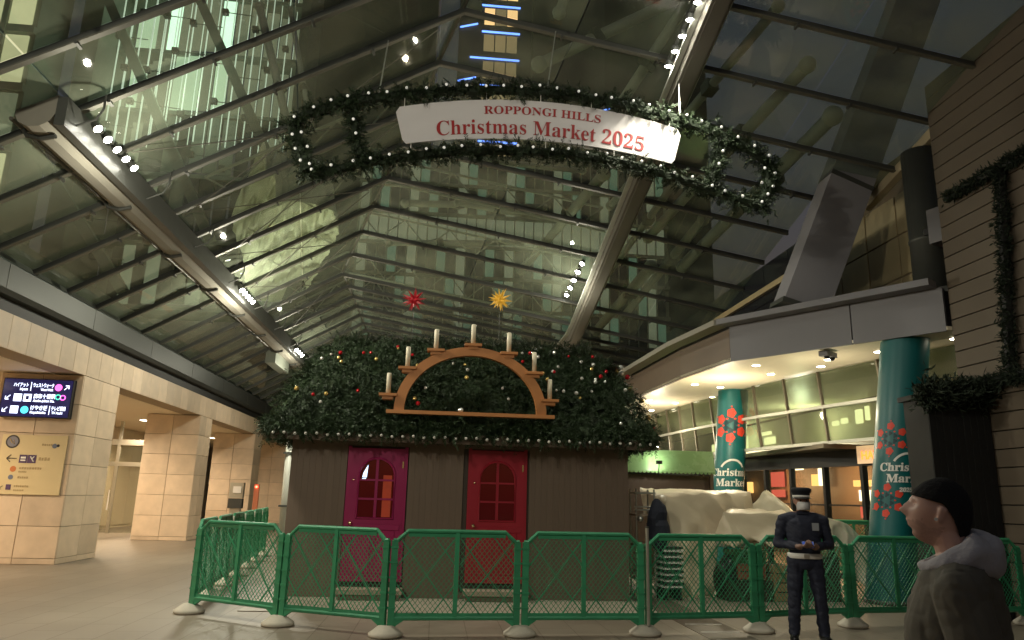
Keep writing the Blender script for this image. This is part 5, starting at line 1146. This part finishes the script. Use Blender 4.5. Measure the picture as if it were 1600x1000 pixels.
# guard: faces the camera, hands together at the waist
gd_ = thing("person", "guard in navy uniform with cap, face mask and white belt, looking at a phone", "person", (4.56, 9.12, 0), R(-18)); gd_.scale = (1.1, 1.05, 1.0)
mb = MB()
for s_ in (-1, 1):
    x = .1 * s_
    capsule(mb, (x * .95, .01, .93), (x * 1.35, 0, .5), .1, .072); capsule(mb, (x * 1.35, 0, .5), (x * 1.55, .02, .1), .072, .062)
    capsule(mb, (x * 1.55, .03, .05), (x * 1.75, -.13, .038), .045, .04)
    sh_ = Vector((.205 * s_, .01, 1.42)); el = Vector((.275 * s_, .03, 1.13)); wr = Vector((.085 * s_, -.2, 1.11))
    capsule(mb, sh_, el, .07, .056); capsule(mb, el, wr, .055, .043); capsule(mb, (.1 * s_, .01, 1.44), sh_, .085, .07)
    hand(mb, wr + Vector((-.01 * s_, -.02, 0)), (-.55 * s_, -.75, .15), (0, .2, .9) if s_ > 0 else (0, .2, .9), .7)
torso(mb, [(.84, 0, .01, .13, .09), (.9, 0, .01, .165, .118), (1.0, 0, .01, .162, .114), (1.1, 0, .005, .168, .118), (1.22, 0, 0, .185, .128), (1.34, 0, .005, .2, .128), (1.43, 0, .01, .185, .108), (1.5, 0, .012, .1, .075), (1.53, 0, .012, .03, .03)])
capsule(mb, (0, .02, 1.45), (0, .0, 1.57), .062, .058)
head_mesh(mb, (0, -.015, 1.645), (0.12, -1, -.22), (0, 0, 1), 1.0)
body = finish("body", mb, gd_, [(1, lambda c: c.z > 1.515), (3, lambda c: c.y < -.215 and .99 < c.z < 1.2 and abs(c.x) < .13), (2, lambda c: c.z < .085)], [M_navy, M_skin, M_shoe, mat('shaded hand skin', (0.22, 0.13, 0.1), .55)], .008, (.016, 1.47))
hc = Vector((0, -.015, 1.645)); 
MB().lathe([(.094, .045), (.1, .055), (.1, .085), (.118, .12), (.124, .145), (.1, .165), (.03, .172)], hc, 24, sx=.92, sy=1.06).build("cap", mat('cap cloth', (.004, .005, .009), .9), gd_, True)
MB().lathe([(.1012, .055), (.1014, .075)], hc, 24, sx=.92, sy=1.06).build("cap_band", M_white, gd_.children[-1])
mbv = MB(); n = 14
for k in range(n + 1):
    t = R(-70 + 140 * k / n); d = Vector((math.sin(t), -math.cos(t), 0)); mbv.v += [tuple(hc + Vector((d.x * .092, d.y * .104, .055))), tuple(hc + Vector((d.x * .105, d.y * .104 - .065 * math.cos(t), .035)))]
mbv.f = [(2 * k, 2 * k + 1, 2 * k + 3, 2 * k + 2) for k in range(n)]; mbv.mi = [0] * n; v_ = mbv.build("cap_visor", M_shoe, gd_); v_.modifiers.new("t", 'SOLIDIFY').thickness = .005
mk = MB(); nu, nv = 12, 8
for i in range(nv + 1):
    for j in range(nu + 1):
        t = R(-78 + 156 * j / nu); z = -.105 + .1 * i / nv; bulge_ = .02 * math.sin(math.pi * i / nv) * math.cos(t); mk.v.append(tuple(hc + Vector((math.sin(t) * (.072 + .008 * i / nv) + .012, -math.cos(t) * (.1 + bulge_ + .012), z))))
mk.f = [(i * (nu + 1) + j, i * (nu + 1) + j + 1, (i + 1) * (nu + 1) + j + 1, (i + 1) * (nu + 1) + j) for i in range(nv) for j in range(nu)]; mk.mi = [0] * len(mk.f)
v_ = mk.build("face_mask", mat("white mask cloth", (0.55, 0.54, 0.54), .7), gd_, True); v_.modifiers.new("t", 'SOLIDIFY').thickness = .003
for s_ in (-1, 1): MB().sphere(hc + Vector((.033 * s_ + .01, -.09, .008)), .011, 8, 6).build("eye", M_shoe, gd_, True)
MB().lathe([(1.0, -.032), (1.05, -.026), (1.05, .026), (1.0, .032)], (0, .01, .995), 28, sx=.175, sy=.126).build("belt", M_white, gd_, True); piece("belt_buckle", M_wire, gd_, -.025, .025, -.135, -.122, .97, 1.02)
piece("shoulder_badge", mat("grey badge", (0.25, 0.26, 0.28), .6), gd_, .08, .15, -.118, -.108, 1.3, 1.39); piece("collar_flap", M_navy, gd_, -.07, .07, -.075, -.06, 1.49, 1.53)
ph = tag(MB().box(-.07, .07, -.006, .006, -.04, .04).build("phone", [mat("phone body", (0.02, 0.02, 0.03), .3)]), "phone with a dim blue screen held by the guard", "phone"); ph.location = (4.475, 8.855, 1.14); ph.rotation_euler = (R(-25), 0, R(-18))
MB().box(-.064, .064, -.0075, -.0062, -.035, .035).build("screen", emat("blue phone screen", (.1, .16, .5), .22), ph)
# passer-by: faces left, chin raised, seen from the waist up
pb = thing("person", "passer-by in black beanie and olive jacket with a grey hood, looking up left", "person", (1.9, 2.64, 0), R(-36)); pb.scale = (1.0, 1.0, .98)
M_jack = mat("olive jacket cloth", (0.11, 0.1, 0.08), .85, var=.15, scale=9, bump=.5, bscale=14); M_hood = mat("grey hood fleece", (0.4, 0.39, 0.43), .9, var=.06, scale=9, bump=.5, bscale=50); M_jean = mat("dark jeans", (0.02, 0.022, 0.03), .8); M_face = mat("face skin", (0.58, 0.35, 0.29), .48, var=.08, scale=18)
mb = MB()
for s_ in (-1, 1):
    y_ = .1 * s_
    capsule(mb, (.02, y_, .9), (.0, y_ * 1.1, .5), .1, .075); capsule(mb, (0, y_ * 1.1, .5), (.05, y_ * 1.1, .1), .072, .058); capsule(mb, (.05, y_ * 1.1, .05), (-.12, y_ * 1.2, .04), .045, .04)
    sh_ = Vector((.0, .2 * s_, 1.345)); el = Vector((.05, .25 * s_, 1.06)); wr = Vector((-.1, .2 * s_, .9)); capsule(mb, sh_, el, .088, .072); capsule(mb, el, wr, .07, .055); capsule(mb, (.0, .09 * s_, 1.37), sh_, .1, .088)
    hand(mb, wr + Vector((-.03, 0, -.02)), (-.5, 0, -.85), (0, -s_, 0), .5)
torso(mb, [(.78, -.02, 0, .1, .13), (.84, -.02, 0, .16, .2), (.95, -.025, 0, .165, .2), (1.1, -.03, 0, .168, .205), (1.25, -.025, 0, .165, .21), (1.36, -.01, 0, .138, .2), (1.43, .0, 0, .11, .14), (1.48, .0, 0, .05, .05)])
capsule(mb, (.01, 0, 1.4), (-.02, 0, 1.53), .064, .06)
hC = Vector((-.045, 0, 1.615)); fr_ = Vector((-1, 0, .32)); up_ = Vector((.3, 0, 1))
head_mesh(mb, hC, fr_, up_, 1.0)
fN = fr_.normalized(); sN = up_.cross(fN).normalized(); uN = fN.cross(sN)
body = finish("body", mb, pb, [(4, lambda c: c.z > 1.462 and (c - hC).dot(uN) < -.05 + .022 * mnoise.noise(c * 90) + .02 * mnoise.noise(c * 18) and (c - hC).dot(fN) > -.03 + .3 * (-.05 - (c - hC).dot(uN))), (1, lambda c: c.z > 1.462), (3, lambda c: c.z < .86 and abs(c.y) > .15 and c.x < -.04), (2, lambda c: c.z < .86)], [M_jack, M_face, M_jean, M_face, mat('stubbled skin', (0.48, 0.29, 0.24), .6, var=.2, scale=90)], .005, (.013, 1.43))
# beanie: cap shell over the crown, tilted with the head
bn_ = MB(); nu, nv = 64, 14
for i in range(nv + 1):
    for j in range(nu):
        t = 2 * math.pi * j / nu; lo = R(17 - 58 * max(0, -math.cos(t)) ** 1.4); a_ = lo + (math.pi / 2 - lo) * i / nv
        rib = 1 + .012 * math.sin(t * 16) * math.cos(a_) + (.03 if i < 3 else 0)
        bn_.v.append(tuple(hC + fN * (.108 * math.cos(a_) * math.cos(t) * rib - .002) + sN * (.087 * math.cos(a_) * math.sin(t) * rib) + uN * (.137 * math.sin(a_))))
for i in range(nv):
    for j in range(nu): bn_.f.append((i * nu + j, i * nu + (j + 1) % nu, (i + 1) * nu + (j + 1) % nu, (i + 1) * nu + j)); bn_.mi.append(0)
b_ = bn_.build("beanie", mat("black knit", (0.006, 0.006, 0.007), .95, bump=.6, bscale=120), pb, True); b_.modifiers.new("t", 'SOLIDIFY').thickness = .006
for s_ in (1, -1): MB().sphere(hC + fN * .0715 + sN * (.03 * s_) + uN * .008, .0105, 10, 8).build("eye", mat("eye", (0.05, 0.04, 0.04), .25), pb, True)
MB().tube([hC - fN * .004 - sN * -.088 * 0 + sN * (s2 * .09) - uN * .022 + fN * .006 for s2 in (1, 1.04)], .007, 6).build("earbud", M_white, pb)
MB().tube([hC + fN * .006 - sN * .088 - uN * .02, hC + fN * .022 - sN * .089 - uN * .03], .005, 6).build("earbud", M_white, pb)
for s_ in (1, -1): MB().tube([hC + fN * (.086 - .01 * k * k) + sN * s_ * (.016 + .012 * k) + uN * (.03 + .003 * k - .003 * k * k) for k in range(4)], .0045, 6).build("eyebrow", mat("dark hair", (.03, .02, .015), .8), pb)
# hood: bunched ring of fleece behind the neck
hd = MB(); nu, nv = 40, 16
for i in range(nu):
    t = 2 * math.pi * i / nu; back = .5 - .5 * math.cos(t)                         # 0 at the throat, 1 behind
    ctr = Vector((-.025 - .085 * math.cos(t) + .02 * back, .115 * math.sin(t), 1.42 + .05 * back + .0 * math.cos(t)))
    rad = .022 + .05 * back; dirv = Vector((-math.cos(t), math.sin(t), 0))
    for j in range(nv):
        q = 2 * math.pi * j / nv; wob = 1 + .22 * mnoise.noise(Vector((math.cos(t) * 2.2, math.sin(t) * 2.2 + math.cos(q), math.sin(q) * 1.3))) + .5 * (abs(mnoise.noise(Vector((math.cos(t) * 2, math.sin(t) * 2, q * 1.7)))) - .2)
        hd.v.append(tuple(ctr + dirv * rad * wob * math.cos(q) * 1.0 + Vector((0, 0, 1)) * rad * wob * math.sin(q) * (.85 + .35 * back)))
for i in range(nu):
    for j in range(nv): hd.f.append((i * nv + j, i * nv + (j + 1) % nv, ((i + 1) % nu) * nv + (j + 1) % nv, ((i + 1) % nu) * nv + j)); hd.mi.append(0)
h_ = hd.build("hood", M_hood, pb, True); ss = h_.modifiers.new("s", 'SUBSURF'); ss.levels = ss.render_levels = 1
MB().tube([(-.115 + .02 * math.cos(t) * 0 - .0 + .145 - .145 * math.cos(t), .13 * math.sin(t), 1.385 + .02 * (1 - math.cos(t))) for t in np.linspace(-1.9, 1.9, 15)], .022, 8).build("jacket_collar", M_jack, pb, True)
MB().tube([(.02, -.2, .98), (.1, -.2, .98), (.13, -.13, .98)], .006, 5).build("pocket_seam", M_jean, pb)
